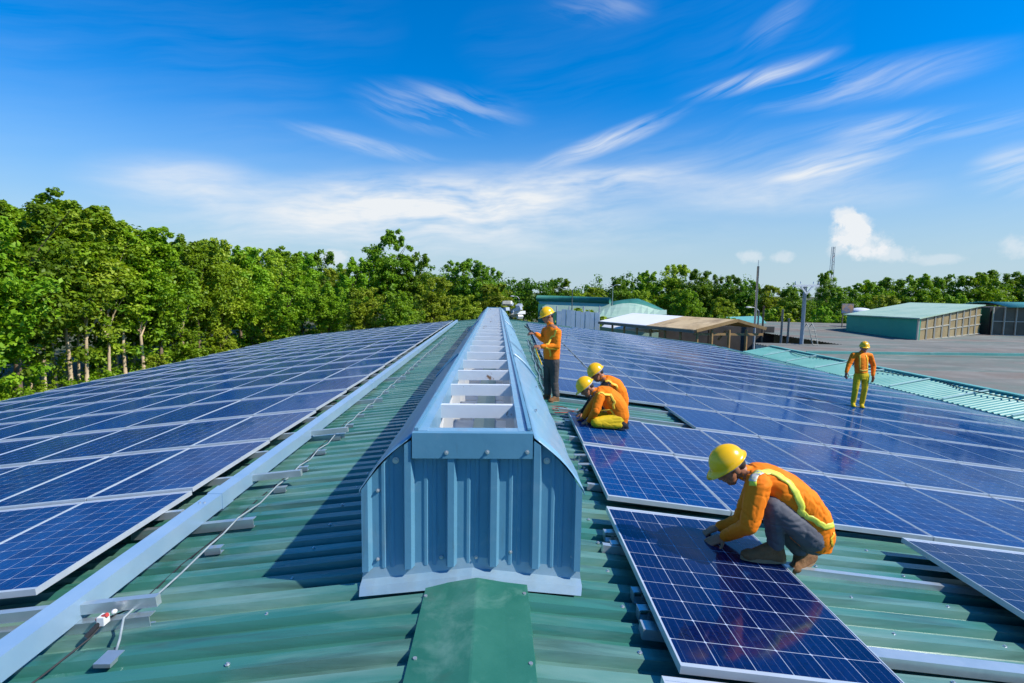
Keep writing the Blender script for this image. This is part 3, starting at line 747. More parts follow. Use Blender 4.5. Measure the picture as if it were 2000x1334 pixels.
# water tank and painted board on the roof behind the teal block
wt = thing('water_tank', 'white domed water tank behind the teal block', 'tank', tuple(at_y(1680, 612, 58)))
p = Vector(wt.location); r_ = 1.25
MB().cyl(up(p, zg(p.x)), up(p, p.z+.1), r_, n=20).build('drum', 'paleteal', wt, False)
b = MB(); b.ell((p.x, p.y, p.z+.1), (r_, r_, .55), None, 20, 10); b.build('dome', 'whitep', wt, True)
bd = thing('painted_board', 'small painted picture board on posts beside the water tank', 'sign', tuple(at_y(1654, 620, 56)))
a, c = at_y(1645, 593, 56), at_y(1666, 612, 56)
MB().box((a.x, a.y-.06, c.z), (c.x, a.y+.06, a.z)).build('board', mat('board_paint', (.05, .16, .30), (.55, .30, .12), .5, scale=1.6, c3=(.30, .34, .36), s3=1.2), bd)
for x in (a.x+.15, c.x-.15): MB().cyl((x, a.y, zg(x)-.3), (x, a.y, c.z), .06, n=8).build('post', 'post', bd)
# open timber shed with brown roof, white sheets at the far end
sh = thing('open_shed', 'open-sided timber shed with brown sheet roof, white at the far end', 'building', (17, 45, 0))
ez = CZ-2.75
E0, E1 = at_z(1357, 644, ez), at_z(1170, 627, ez)
apx = at_y(1437, 624, E0.y+.5)
rg = E1-E0; Ap2 = apx+rg
mid = .45
for a0, a1, mm in ((-.02, mid, 'brownroof'), (mid, 1.0, 'whiteroof')):
    n = 5
    for k in range(n):
        t0, t1 = a0+(a1-a0)*k/n, a0+(a1-a0)*(k+1)/n
        MB().slab([E0+rg*t0, apx+rg*t0, apx+rg*t1, E0+rg*t1], (0, 0, 1), .06).build('roof_sheet', mm, sh)
dn = at_y(1492, 640, E0.y+.5)
for k in range(5):
    t0, t1 = -.02+1.02*k/5, -.02+1.02*(k+1)/5
    MB().slab([apx+rg*t0, dn+rg*t0, dn+rg*t1, apx+rg*t1], (0, 0, 1), .06).build('roof_sheet', 'brownroof', sh)
for a_, b_ in ((E0, apx), (apx, dn)): MB().bar(a_+Vector((0, -.35, -.06)), b_+Vector((0, -.35, -.06)), .10, .24).build('barge_board', 'timber', sh)
MB().bar(E0+Vector((-.05, 0, -.16)), E1+Vector((-.05, 0, -.16)), .10, .22).build('eave_beam', 'post', sh)
for k in range(7):
    p = E0+rg*(k/7)+Vector((.25, .1, -.1)); MB().cyl(up(p, 0), p, .10, n=8).build('post', 'timber', sh)
for k in range(1, 4):
    p = E0+(dn-E0)*(k/4)+Vector((0, .05, .1)); MB().cyl(up(p, 0), up(p, ez), .11, n=8).build('post', 'timber', sh)
MB().bar(E0+Vector((0, .1, -.35)), dn+Vector((0, .1, -.35+E0.z-dn.z)), .1, .18).build('tie_beam', 'timber', sh)
MB().bar(at_y(1402, 664, E0.y+1.5), at_y(1418, 646, E0.y+1.5), .1, .14).build('brace', 'timber', sh)
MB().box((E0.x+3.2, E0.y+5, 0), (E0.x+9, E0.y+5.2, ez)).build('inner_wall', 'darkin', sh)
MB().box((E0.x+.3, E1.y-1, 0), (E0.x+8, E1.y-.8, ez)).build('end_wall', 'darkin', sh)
# white lean-to sheet below the shed's far eave
o = MB().slab([at_z(1180, 634, CZ-3.3), at_z(1300, 646, CZ-3.3), at_z(1270, 650, CZ-3.5), at_z(1175, 638, CZ-3.5)], (0, 0, 1), .05).build('lean_to_sheet', 'whiteroof'); tag(o, 'white sheet lean-to below the long eave of the open shed', 'roof sheet')
# blue sheet fence beyond the far gable
fn = thing('sheet_fence', 'pale blue corrugated sheet fence past the far end of the roof', 'fence', tuple(up(at_y(1130, 632, 52), 0)))
for k in range(9):
    u0, u1 = 1088+9.3*k, 1088+9.3*(k+1)
    top = 605+random.uniform(-3, 3)+k*.8
    a, b_ = at_y(u0, top, 52), at_y(u1-.4, top+1, 52)
    MB().box((a.x, 52+.03*(k % 2), 2), (b_.x, 52.03+.03*(k % 2), (a.z+b_.z)/2)).build('sheet', 'fence', fn)
for u in (1088, 1112, 1140, 1171):
    a = at_y(u, 598, 52.2); MB().cyl((a.x, 52.2, 0), (a.x, 52.2, a.z), .07, n=8).build('post', 'steelp', fn)
# far green roofs
r1 = thing('green_net_house', 'long low net house with rolled dark green eave on the skyline', 'building', (12, 90, 0))
a, b_ = at_y(1050, 583, 92), at_y(1192, 588, 84)
MB().tube([a, (a+b_)/2+Vector((0, 0, .05)), b_], .55, 10).build('rolled_net', 'net', r1, True)
c, d = at_y(1192, 618, 84), at_y(1060, 606, 92)
MB().slab([a+Vector((0, -.2, -.3)), b_+Vector((0, -.2, -.3)), c+Vector((0, -3, 0)), d+Vector((0, -3, 0))], (0, -.7, .7), .06).build('roof', 'paleteal', r1)
MB().box((a.x, 90, 0), (b_.x, 90.3, b_.z-.8)).build('rear_wall', 'net', r1)
r2 = thing('pale_green_barn', 'barn with pale green curved roof behind the white shed roof', 'building', (20, 75, 0))
rows = [[], []]
for j in range(13):
    t = j/12; u = 1156+(1302-1156)*t
    top = 614-22*math.sin(math.pi*min(1, t*1.02))**.9
    rows[0].append(at_y(u, 622-8*t, 68)); rows[1].append(at_y(u, min(top, 613-8*t), 80))
o = MB().grid(rows).build('roof', 'paleteal', r2); o.modifiers.new('t', 'SOLIDIFY').thickness = .08
rows = [[at_y(1190+14*j, 591-7*math.sin(math.pi*j/8)+max(0, j-4)*4.4, 88), at_y(1190+14*j, 600-2*math.sin(math.pi*j/8)+max(0, j-4)*2.2, 85)] for j in range(9)]
o = MB().grid([list(x) for x in zip(*rows)]).build('roof_edge', 'net', r2, True); o.modifiers.new('t', 'SOLIDIFY').thickness = .08
p, q = at_y(1160, 618, 72), at_y(1300, 622, 72)
MB().box((p.x, 72, 0), (q.x, 72.3, p.z)).build('front_wall', 'paleteal', r2)
# far white boundary wall
a, b_ = at_y(1395, 608, 120), at_y(1560, 606, 120)
bw = MB().box((a.x, 120, 0), (b_.x, 120.3, a.z)).build('boundary_wall', 'whiteroof', None, base=(a.x, 120, 0)); tag(bw, 'long white boundary wall below the trees beyond the brown shed', 'wall')
# teal low roof right of the shed
tl = thing('low_teal_shed', 'low shed with teal roof between the brown shed and the trees', 'building', tuple(up(at_y(1450, 640, 62), 0)))
a, b_ = at_y(1425, 618, 66), at_y(1490, 630, 60)
MB().slab([at_y(1418, 619, 66), at_y(1485, 617, 70), at_y(1500, 634, 60), at_y(1440, 636, 60)], (0, 0, 1), .08).build('roof', 'nroof', tl)
p = at_y(1440, 638, 61); q = at_y(1500, 638, 61)
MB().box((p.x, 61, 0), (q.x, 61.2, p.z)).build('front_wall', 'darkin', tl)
# pale rubble heap past the far ridge
rb = thing('rubble_heap', 'heap of broken white slabs past the far end of the ridge', 'rubble', tuple(up(at_y(995, 610, 60), 0)))
for k in range(15):
    u = 978+random.random()*38; v = 592+random.random()*26 + (8 if u < 985 else 0)
    p = at_y(u, v, 58+random.random()*5); s_ = random.uniform(.2, .55)
    rot = Matrix.Rotation(random.uniform(0, 3), 3, 'Z')@Matrix.Rotation(random.uniform(-.6, .6), 3, 'X')
    b = MB().box((-s_, -s_*.8, -.18), (s_, s_*.8, .18)); b.v = [tuple(p+rot@Vector(x)) for x in b.v]
    b.build('slab', random.choice(['whiteroof', 'mull', 'concrete']), rb)
MB().add([up(at_y(972, 622, 58), 0), up(at_y(1024, 622, 58), 0), up(at_y(1024, 622, 64), 0), up(at_y(972, 622, 64), 0), at_y(998, 600, 61)], [(0, 1, 4), (1, 2, 4), (2, 3, 4), (3, 0, 4)]).build('mound', 'ground', rb)

# ------------------------------------------------------------------ poles, lamps, mast
def pole(name, u, vt, vb, y, r, m, label, cat, zb=0):
    p = at_y(u, vt, y); t = thing(name, label, cat, (p.x, y, zb))
    MB().cyl((p.x, y, zb), (p.x, y, p.z), r*1.1, r, 10).build('shaft', m, t, True)
    return t, p
t, p = pole('utility_pole', 1573, 556, 683, 33.8, .115, 'concrete', 'grey concrete utility pole with T-shaped crossarm and braces', 'utility pole')
pa, pb = at_y(1547, 558, 33.8), at_y(1596, 558, 33.8)
MB().bar(pa+Vector((0, -.2, 0)), pb+Vector((0, -.2, 0)), .12, .13).build('crossarm', 'whitep', t)
for e in (pa, pb): MB().bar(p+Vector((0, -.2, -.62)), p+(e-p)*.55+Vector((0, -.2, 0)), .09, .09).build('brace', 'whitep', t)
for k in (-1, -.55, .55, 1): MB().cyl(p+Vector((k*.78, -.2, .05)), p+Vector((k*.78, -.2, .2)), .04, n=8).build('insulator', 'whitep', t)
t, p = pole('slender_pole', 1481, 520, 660, 42, .09, 'steelp', 'tall thin grey pole standing behind the brown shed', 'pole')
MB().cyl(p, p+Vector((0, 0, .5)), .03, .02, 6).build('tip', 'steelp', t)
def lamp(u, vt, y, label, two=False):
    t, p = pole('street_lamp', u, vt, 0, y, .07, 'steelp', label, 'street lamp')
    for s in ((-1, 1) if two else (-1,)):
        MB().tube([p, p+Vector((s*.3, 0, .25)), p+Vector((s*.75, 0, .32))], .035, 6).build('arm', 'steelp', t)
        MB().ell(p+Vector((s*.95, 0, .30)), (.28, .12, .07), None, 10, 6).build('lamp_head', 'whitep', t, True)
lamp(1118, 567, 66, 'double-headed street lamp beside the rolled green net', True)
lamp(1197, 560, 80, 'street lamp right of the rolled green net', True)
lamp(1014, 583, 70, 'small street lamp above the white rubble', False)
lamp(1482, 607, 46, 'curved lamp next to the tall thin pole', False)
for u, vt, y, lab in ((1492, 597, 44, 'brown timber post beside the tall thin pole'), (1529, 604, 40, 'grey post between the thin pole and the utility pole'), (1541, 622, 40, 'short pale post left of the utility pole')):
    pole('yard_post', u, vt, 0, y, .08, 'post' if 'brown' in lab else 'steelp', lab, 'post')
ld = thing('steel_ladder', 'pale tubular roof ladder leaning right of the utility pole', 'ladder', tuple(at_z(1592, 684, zg(21))))
for u in (1584, 1594):
    MB().tube([at_y(u+6, 686, 33), at_y(u-4, 640, 33.3), at_y(u-8, 632, 33.9), at_y(u-14, 640, 34.2)], .03, 6).build('rail', 'mull', ld)
for k in range(5): MB().cyl(at_y(1587+k*-.9+1, 682-k*9, 33.05), at_y(1597-k*.9+1, 682-k*9, 33.05), .02, n=6).build('rung', 'mull', ld)
# lattice mast on the skyline
ms = thing('lattice_mast', 'thin lattice radio mast rising above the far trees', 'mast', tuple(up(at_y(1628, 540, 300), 0)))
p = at_y(1628, 482, 300); wd = 1.0
for sx, sy in ((-1, -1), (1, -1), (1, 1), (-1, 1)): MB().cyl((p.x+sx*wd, 300+sy*wd, 0), (p.x+sx*wd*.6, 300+sy*wd*.6, p.z), .16, n=5).build('leg', 'steelp', ms)
n = 16
for k in range(n):
    z0, z1 = p.z*k/n, p.z*(k+1)/n; a, b_ = wd*(1-.4*k/n), wd*(1-.4*(k+1)/n)
    s = 1 if k % 2 else -1
    MB().cyl((p.x-s*a, 300-a, z0), (p.x+s*b_, 300-b_, z1), .11, n=4).build('brace', 'red' if k % 4 < 2 else 'mull', ms)
# ------------------------------------------------------------------ trees
def leaf_mat(name, ca, cb, cc):
    m = bpy.data.materials.new(name); m.use_nodes = True; t = m.node_tree; h = NT(t)
    for n in list(t.nodes): t.nodes.remove(n)
    gi = h.n('ShaderNodeNewGeometry'); oi = h.n('ShaderNodeObjectInfo')
    c = h.mix(gi.outputs['Random Per Island'], (*ca, 1), (*cb, 1))
    c = h.mix(h.rng(h.noise(gi.outputs['Position'], .55, 3), .45, .68), c, (*cc, 1))
    hv = h.n('ShaderNodeHueSaturation'); h.put(hv.inputs['Color'], c)
    h.put(hv.inputs['Hue'], h.rng(oi.outputs['Random'], 0, 1, .482, .504)); h.put(hv.inputs['Value'], h.rng(oi.outputs['Random'], 0, 1, .78, 1.2))
    d = h.n('ShaderNodeBsdfPrincipled'); h.put(d.inputs['Base Color'], hv.outputs[0]); d.inputs['Roughness'].default_value = .5; d.inputs['Specular IOR Level'].default_value = .28
    tr = h.n('ShaderNodeBsdfTranslucent'); h.put(tr.inputs['Color'], h.mix(1.0, hv.outputs[0], (1.25, 1.25, .5, 1), 'MULTIPLY'))
    mx = h.n('ShaderNodeMixShader'); mx.inputs[0].default_value = .34
    h.put(mx.inputs[1], d.outputs[0]); h.put(mx.inputs[2], tr.outputs[0])
    h.put(h.n('ShaderNodeOutputMaterial').inputs[0], mx.outputs[0]); return m
MAT['leafA'] = leaf_mat('leaf_fresh', (.195, .375, .012), (.285, .460, .022), (.125, .280, .012))
MAT['leafB'] = leaf_mat('leaf_yellowish', (.285, .410, .018), (.375, .480, .040), (.185, .315, .014))
MAT['leafC'] = leaf_mat('leaf_dark', (.135, .280, .012), (.205, .355, .018), (.092, .205, .012))
MAT['bark'] = mat('pale_bark', (.48, .36, .22), (.60, .47, .31), .85, scale=2.0, c3=(.22, .16, .10), s3=3, bump=.3, bscale=12)
MAT['barkd'] = mat('brown_bark', (.17, .12, .08), (.26, .19, .12), .9, scale=2.0, bump=.3, bscale=12)

def leaf_quads(centers, radii, per, leaf, r, upb=.55, flat=.75):
    n = len(centers)*per
    c = np.repeat(centers, per, 0); rad = np.repeat(radii, per)[:, None]
    d = r.normal(size=(n, 3)); d /= np.linalg.norm(d, axis=1)[:, None]
    p = c+d*rad*(r.random((n, 1))**.45)*np.array([1, 1, flat])
    nn = d*.7+np.array([0, 0, upb])+r.normal(size=(n, 3))*.45; nn /= np.linalg.norm(nn, axis=1)[:, None]
    t = np.cross(nn, r.normal(size=(n, 3))); t /= np.linalg.norm(t, axis=1)[:, None]; b = np.cross(nn, t)
    a = leaf*(.65+.7*r.random((n, 1)))
    droop = nn*a*-.12
    V = np.stack([p-t*a*.5+droop, p-b*a*.27, p+t*a*.5+droop, p+b*a*.27], 1).reshape(-1, 3)
    return V
def quad_mesh(name, V, m):
    n = len(V)//4; me = bpy.data.meshes.new(name)
    me.vertices.add(len(V)); me.vertices.foreach_set('co', V.astype(np.float32).ravel())
    me.loops.add(len(V)); me.loops.foreach_set('vertex_index', np.arange(len(V), dtype=np.int32))
    me.polygons.add(n); me.polygons.foreach_set('loop_start', np.arange(0, len(V), 4, dtype=np.int32)); me.polygons.foreach_set('loop_total', np.full(n, 4, dtype=np.int32))
    me.materials.append(MAT[m]); me.update(calc_edges=True); return me
def crown_pts(r, n, rx, rz, zc, bias=.55, lump=.25):
    d = r.normal(size=(n, 3)); d /= np.linalg.norm(d, axis=1)[:, None]
    f = 1+lump*np.sin(3*np.arctan2(d[:, 1], d[:, 0])+r.random()*6)*np.cos(2.3*d[:, 2]+r.random()*6)
    q = d*(r.random((n, 1))**bias)*f[:, None]
    return q*np.array([rx, rx, rz])+np.array([0, 0, zc])
def make_tree_meshes(seed, H, rx, rz, zc, ncl, per, leaf, cr, lm, bark, fork, nl, tr, extra=0):
    r = np.random.default_rng(seed)
    C = crown_pts(r, ncl, rx, rz, zc)
    C = C[r.random(len(C)) < .95]
    sh = []                                                       # upright shoots that break the outline
    for k in range(7):
        a = r.random()*6.28; q = rx*.75*r.random()**.5; z = zc+rz*(.62+.30*(1-q/rx)); n = 3+int(3*r.random())
        sh += [(math.cos(a)*q+.12*i*r.normal(), math.sin(a)*q+.12*i*r.normal(), z+.42*i) for i in range(n)]
    ns = len(sh); C = np.concatenate([C, np.array(sh)])
    rsh = len(C)-ns
    if extra: C = np.concatenate([C, crown_pts(r, extra, rx*.85, zc*.5, zc*.45)])
    rad = cr*(.40+.95*r.random(len(C))); rad[rsh:rsh+ns] = cr*(.42+.2*r.random(ns))
    cm = quad_mesh('crown', leaf_quads(C, rad, per, leaf, r), lm)
    b = MB(); ph = r.random()*6
    lean = lambda z: Vector((.35*math.sin(z*.22+ph)*z/H*1.6, .3*math.cos(z*.2+ph)*z/H*1.6, z))
    main = [lean(z) for z in np.linspace(0, zc+rz*.5, 9)]
    b.tube(main, [tr*(1-.85*i/8) for i in range(9)], 8)
    for k in range(nl):
        z0 = fork+(zc-fork)*r.random()*.9; s = lean(z0); a = r.random()*6.28; ln = rx*(.55+.4*r.random())
        e = Vector((math.cos(a)*ln, math.sin(a)*ln, z0+2.2+rz*.9*r.random()))
        m1 = s.lerp(e, .45)+Vector((0, 0, .35+.4*r.random()))
        rr = tr*(1-.75*z0/(zc+rz))*.62
        b.tube([s, m1, e], [rr, rr*.65, rr*.2], 6)
    me = bpy.data.meshes.new('trunk'); me.from_pydata(b.v, [], b.f); me.materials.append(MAT[bark])
    me.polygons.foreach_set('use_smooth', [True]*len(me.polygons)); me.update()
    return cm, me
PRO = {
 'slim1': make_tree_meshes(1, 16, 2.9, 4.4, 11.6, 130, 75, .38, .80, 'leafB', 'bark', 4.0, 13, .165, 6),
 'slim2': make_tree_meshes(2, 16, 3.2, 4.8, 11.3, 155, 75, .38, .85, 'leafA', 'bark', 4.4, 13, .17, 9),
 'slim3': make_tree_meshes(3, 16, 2.7, 4.9, 11.2, 140, 75, .38, .78, 'leafA', 'bark', 3.5, 13, .15, 9),
 'full1': make_tree_meshes(4, 15, 4.2, 5.4, 9.2, 190, 75, .40, 1.0, 'leafA', 'barkd', 3.2, 7, .24, 26),
 'full2': make_tree_meshes(5, 15, 4.6, 5.2, 9.3, 200, 75, .40, 1.05, 'leafC', 'barkd', 3.5, 7, .26, 26),
 'full3': make_tree_meshes(6, 15, 4.0, 5.6, 9.0, 190, 75, .39, .95, 'leafB', 'barkd', 3.2, 7, .22, 26),
 'tall': make_tree_meshes(7, 20, 5.2, 7.2, 13.0, 230, 55, .55, 1.1, 'leafC', 'barkd', 6, 10, .35, 14),
 'bush1': make_tree_meshes(8, 5, 2.0, 1.9, 2.0, 55, 45, .36, .65, 'leafA', 'barkd', .5, 4, .08),
 'bush2': make_tree_meshes(9, 5, 2.3, 1.7, 1.8, 55, 45, .38, .65, 'leafB', 'barkd', .5, 4, .08),
}
# extra slender stems that read pale against the dark wood
# the deep wood behind the front rows, one mass
r = np.random.default_rng(21); Vs = []
mass = [(-42.5-6*(k % 2)+r.normal(), 30+2.7*k, 14.5+r.random()*2.5, 3.8) for k in range(32)]
mass += [(-60+2.9*k, 122+r.normal()*4, 12.5+r.random()*3, 4.2) for k in range(26)]
mass += [(48+5.0*k, 118-1.0*k+r.normal()*3, 11.5+r.random()*1.5, 4.2) for k in range(24)]
mass += [(8+4.6*k, 152+r.normal()*4, 10.5+r.random()*1.5, 4.4) for k in range(15)]
mass += [(22+4.0*k, 136+r.normal()*3, 12.0+3.4*math.sin(math.pi*min(1, k/9)), 4.2) for k in range(10)]
for x, y, hgt, w_ in mass:
    C = crown_pts(r, 48, w_, hgt*.47, hgt*.52)+np.array([x, y, 0])
    Vs.append(leaf_quads(C, 1.25*(.6+.8*r.random(len(C))), 30, .66, r))
MAT['leafD'] = leaf_mat('leaf_shaded', (.075, .175, .010), (.120, .240, .015), (.050, .125, .010))  # darker leaf copy: shadow inside the wood put into the leaf colour
wd = bpy.data.objects.new('woodland', quad_mesh('woodland', np.concatenate(Vs), 'leafD')); COL.objects.link(wd); wd['kind'] = 'stuff'; wd['label'] = 'dense dark wood behind the front trees and on the skyline'
# ground cover along the wood's edge
Cg = np.stack([-37+r.normal(size=260)*2.2, 28+r.random(260)*80, .3+.5*r.random(260)], 1)
gc = bpy.data.objects.new('undergrowth', quad_mesh('undergrowth', leaf_quads(Cg, .8*(.6+.8*r.random(260)), 40, .34, r), 'leafA')); COL.objects.link(gc); gc['kind'] = 'stuff'; gc['label'] = 'low green undergrowth at the foot of the left-hand trees'

def tree(kind, u, y, top_v, label, group, name='tree', x=None, wid=1.0):
    cm, tm = PRO[kind]
    X = at_y(u, 600, y).x if x is None else x
    if x is not None:                          # a row along the wood's edge: depth follows from the row's line
        q = ray(u, 600); y = (x-EYE.x)/q.x*q.y
    top = at_y(u, top_v, y).z
    Ht = max(v.co.z for v in cm.vertices) if kind not in _ht else _ht[kind]; _ht[kind] = Ht
    s = top/Ht
    e = thing(name, label, 'bush' if 'bush' in name else 'tree', (X, y, 0), group)
    e.rotation_euler = (0, 0, random.uniform(0, 6.28)); e.scale = (s*wid, s*wid, s)
    link(bpy.data.objects.new('crown', cm), e); link(bpy.data.objects.new('trunk', tm), e)
    return e
_ht = {}
XR = -37.4
LT = [  # kind, pixel column, pixel of the top, label
 ('full1', -40, 385, 'broad green tree cut by the left edge of the view'), ('full2', 22, 372, 'dark leafy tree at the far left with the first tall shoots'),
 ('slim2', 75, 392, 'slim tree just right of the darkest left-edge crown'), ('slim2', 128, 369, 'highest tree at the left, bushy top with several shoots'),
 ('slim1', 160, 398, 'pale-trunked slim tree left of the forked trunk'), ('slim3', 205, 400, 'slim tree with straight pale stem behind the panels'),
 ('slim1', 238, 432, 'yellowish tree with pale trunk forking low into a fan'), ('slim2', 275, 430, 'tree at the step down in the left skyline'),
 ('full1', 312, 468, 'rounded bright green tree after the step in the skyline'), ('slim3', 352, 455, 'tree with a single shoot above the rounded green crowns'),
 ('full1', 388, 470, 'bright green tree over the double brown trunk'), ('full3', 430, 466, 'light green tree left of the gap with paired stems'),
 ('full1', 470, 478, 'green tree above the middle of the left eave'), ('full3', 512, 482, 'pale feathery tree right of the paired stems'),
 ('slim2', 552, 480, 'slim tree with a small pointed top in the left skyline'), ('full1', 590, 490, 'rounded tree left of the little white cloud'),
 ('full2', 625, 487, 'dark tree directly left of the little white cloud')]
for kind, u, tv, lab in LT: tree(kind, u, None, tv, lab, 'trees along the left wood', x=XR+random.uniform(-1.2, 1.0), wid=1.15 if 'slim' in kind else 1.05)
for k, (u, tv, lab) in enumerate([(48, 420, 'slender pale stem between the dark leafy tree and the first slim tree'), (100, 425, 'slender pale stem left of the highest tree'), (145, 440, 'slender pale stem right of the highest tree'), (183, 440, 'slender pale stem between the two palest trunks'),
   (222, 450, 'slender pale stem left of the fan-forked tree'), (256, 460, 'slender pale stem right of the fan-forked tree'), (335, 490, 'slender stem behind the rounded bright tree'), (410, 495, 'slender stem right of the double brown trunk')]):
    tree(['slim1', 'slim3'][k % 2], u, None, tv, lab, 'trees along the left wood', x=XR-2.4+random.uniform(-.6, .6), wid=.9)
for kind, u, y, tv, lab, wid in [
 ('full3', 655, 98, 522, 'low tree under the little white cloud', 1.0), ('full1', 690, 92, 500, 'bright tree against the left foot of the tallest tree', .9), ('tall', 758, 96, 446, 'tallest tree, with a big airy rounded crown', 1.0),
 ('full2', 815, 98, 492, 'dark tree on the right shoulder of the tallest tree', .9), ('full3', 848, 84, 540, 'yellow-green tree below the dip in the skyline', 1.1), ('full2', 905, 104, 504, 'wide dark tree above the far ventilator end', 1.1),
 ('full2', 950, 100, 515, 'dark tree descending toward the ridge line', .9), ('full3', 968, 92, 553, 'low light tree left of the white rubble', 1.2), ('full1', 640, 76, 548, 'green tree low behind the far left panels', 1.15),
 ('full3', 712, 72, 560, 'light green tree at the far left roof corner', 1.2), ('full1', 780, 70, 566, 'bright bushy tree below the tallest tree', 1.2), ('full3', 905, 78, 575, 'pale green low tree just left of the ventilator end', 1.2),
 ('full1', 560, 74, 540, 'bright green tree over the far left eave', 1.1), ('bush2', 1002, 72, 590, 'small tree beside the white rubble', 1.0)]:
    tree(kind, u, y, tv, lab, 'trees past the far roof end', wid=wid)
for kind, u, y, tv, lab, wid in [
 ('full2', 1022, 150, 548, 'small dark tree on the skyline right of the ridge', .8), ('full2', 1092, 128, 542, 'round dark tree behind the rolled green net', 1.3), ('full3', 1160, 132, 560, 'low pale tree between the two round groves', 1.2), ('full3', 1130, 110, 572, 'yellow-green scrub tree above the net house', 1.2),
 ('full2', 1215, 120, 542, 'left shoulder tree of the big grove', 1.0), ('full3', 1250, 114, 566, 'light tree at the foot of the big grove', 1.1), ('full1', 1262, 122, 527, 'green tree climbing the left of the big grove', 1.0), ('full3', 1312, 122, 515, 'brownish topmost tree of the big grove', 1.05), ('full2', 1368, 118, 524, 'dark tree right of the grove top', 1.0),
 ('full2', 1418, 116, 535, 'dark tree at the right slope of the grove', 1.0), ('full1', 1345, 100, 562, 'bright tree low in front of the grove', 1.1), ('full2', 1460, 112, 546, 'tree between the grove and the thin pole', 1.0), ('full3', 1410, 98, 580, 'light bushy tree behind the brown shed', 1.1)]:
    tree(kind, u, y, tv, lab, 'trees of the far grove', wid=wid)
for kind, u, y, tv, lab, wid in [
 ('full3', 1505, 100, 556, 'pale tree behind the tall thin pole', 1.1), ('full2', 1552, 92, 560, 'dark tree behind the utility pole', 1.1), ('slim2', 1613, 96, 526, 'tree standing above its neighbours beside the mast', .75), ('full2', 1640, 84, 558, 'dark tree left of the water tank', 1.1), ('full1', 1690, 88, 545, 'bright green tree above the water tank', 1.15),
 ('full2', 1745, 92, 540, 'dark tree above the left of the teal block', 1.1), ('full1', 1800, 90, 533, 'green tree above the middle of the teal block', 1.15), ('full2', 1850, 92, 535, 'dark green tree above the amber panels', 1.1), ('full1', 1905, 90, 530, 'green tree at the corner of the amber panels', 1.15),
 ('full2', 1955, 94, 525, 'tallest tree of the right skyline', 1.1), ('full1', 2005, 92, 533, 'green tree cut by the right edge', 1.1), ('full1', 1605, 76, 596, 'leafy low tree hugging the utility pole', 1.0), ('full3', 1720, 78, 575, 'yellow-green tree touching the teal roof', 1.1), ('full1', 1870, 80, 572, 'bright low tree behind the teal roof', 1.1)]:
    tree(kind, u, y, tv, lab, 'trees behind the teal block', wid=wid)
for kind, u, tv, lab in [('bush1', 10, 735, 'bush at the foot of the leftmost trunks'), ('bush2', 75, 742, 'yellowish bush between the first pale trunks'), ('bush1', 128, 738, 'green bush below the highest left tree'), ('bush2', 300, 690, 'bush beside the fan-forked trunk'), ('bush1', 365, 645, 'bush below the double brown trunk'), ('bush2', 430, 640, 'low bush above the middle of the eave'), ('bush1', 490, 628, 'bush right of the paired stems'), ('bush2', 545, 620, 'bush at the far part of the eave')]:
    tree(kind, u, None, tv, lab, 'bushes along the left wood', name='bush', x=-35.2+random.uniform(-.6, .6), wid=1.15)
for k in range(6):
    u = [1390, 1440, 1500, 1525, 1640, 1130][k]; y = [66, 70, 74, 78, 70, 60][k]; tv = [612, 608, 600, 598, 605, 600][k]
    tree('bush2' if k % 2 else 'bush1', u, y, tv, ['bush behind the brown shed ridge', 'bush by the low teal shed', 'bush under the pale tree by the thin pole', 'bush left of the utility pole', 'bush right of the utility pole', 'bush above the blue sheet fence'][k], 'yard bushes', name='bush')
# ------------------------------------------------------------------ people
MAT['skin'] = mat('skin', (.34, .140, .072), (.38, .165, .088), .5, scale=12, spec=.35)
MAT['hair'] = mat('hair_black', (.012, .010, .009), (.02, .018, .016), .6, scale=30)
MAT['orange'] = mat('orange_shirt', (.88, .195, .004), (.94, .24, .006), .75, scale=4, bump=.22, bscale=11, spec=.25)
MAT['greytr'] = mat('grey_trousers', (.085, .088, .105), (.12, .122, .14), .8, scale=4, bump=.22, bscale=11, spec=.25)
MAT['browntr'] = mat('brown_grey_trousers', (.07, .062, .058), (.11, .098, .09), .8, scale=4, bump=.22, bscale=11, spec=.25)
MAT['yellowtr'] = mat('yellow_trousers', (.62, .42, .010), (.72, .50, .015), .75, scale=4, bump=.22, bscale=11, spec=.25)
MAT['olive'] = mat('mustard_trousers', (.60, .42, .010), (.68, .48, .015), .75, scale=4, bump=.22, bscale=11, spec=.25)
MAT['blackcl'] = mat('black_cloth', (.016, .016, .018), (.028, .027, .03), .8, scale=6, bump=.3, bscale=22, spec=.2)
MAT['helmet'] = mat('helmet_yellow', (.95, .50, .001), (.97, .54, .002), .26, scale=4, spec=.5)
MAT['band'] = mat('helmet_band', (.42, .46, .54), (.52, .55, .62), .5, scale=10)
MAT['boot'] = mat('tan_suede', (.17, .078, .026), (.22, .108, .040), .85, scale=10, bump=.4, bscale=40)
MAT['sole'] = mat('boot_sole', (.26, .17, .09), (.30, .20, .11), .8, scale=10)
MAT['hiviz'] = mat('reflective_yellow', (.72, .74, .05), (.78, .78, .12), .45, scale=8)
MAT['hivizo'] = mat('reflective_orange_yellow', (.85, .52, .02), (.88, .58, .05), .45, scale=8)
MAT['silver'] = mat('reflective_silver', (.50, .49, .46), (.60, .58, .54), .4, scale=8)

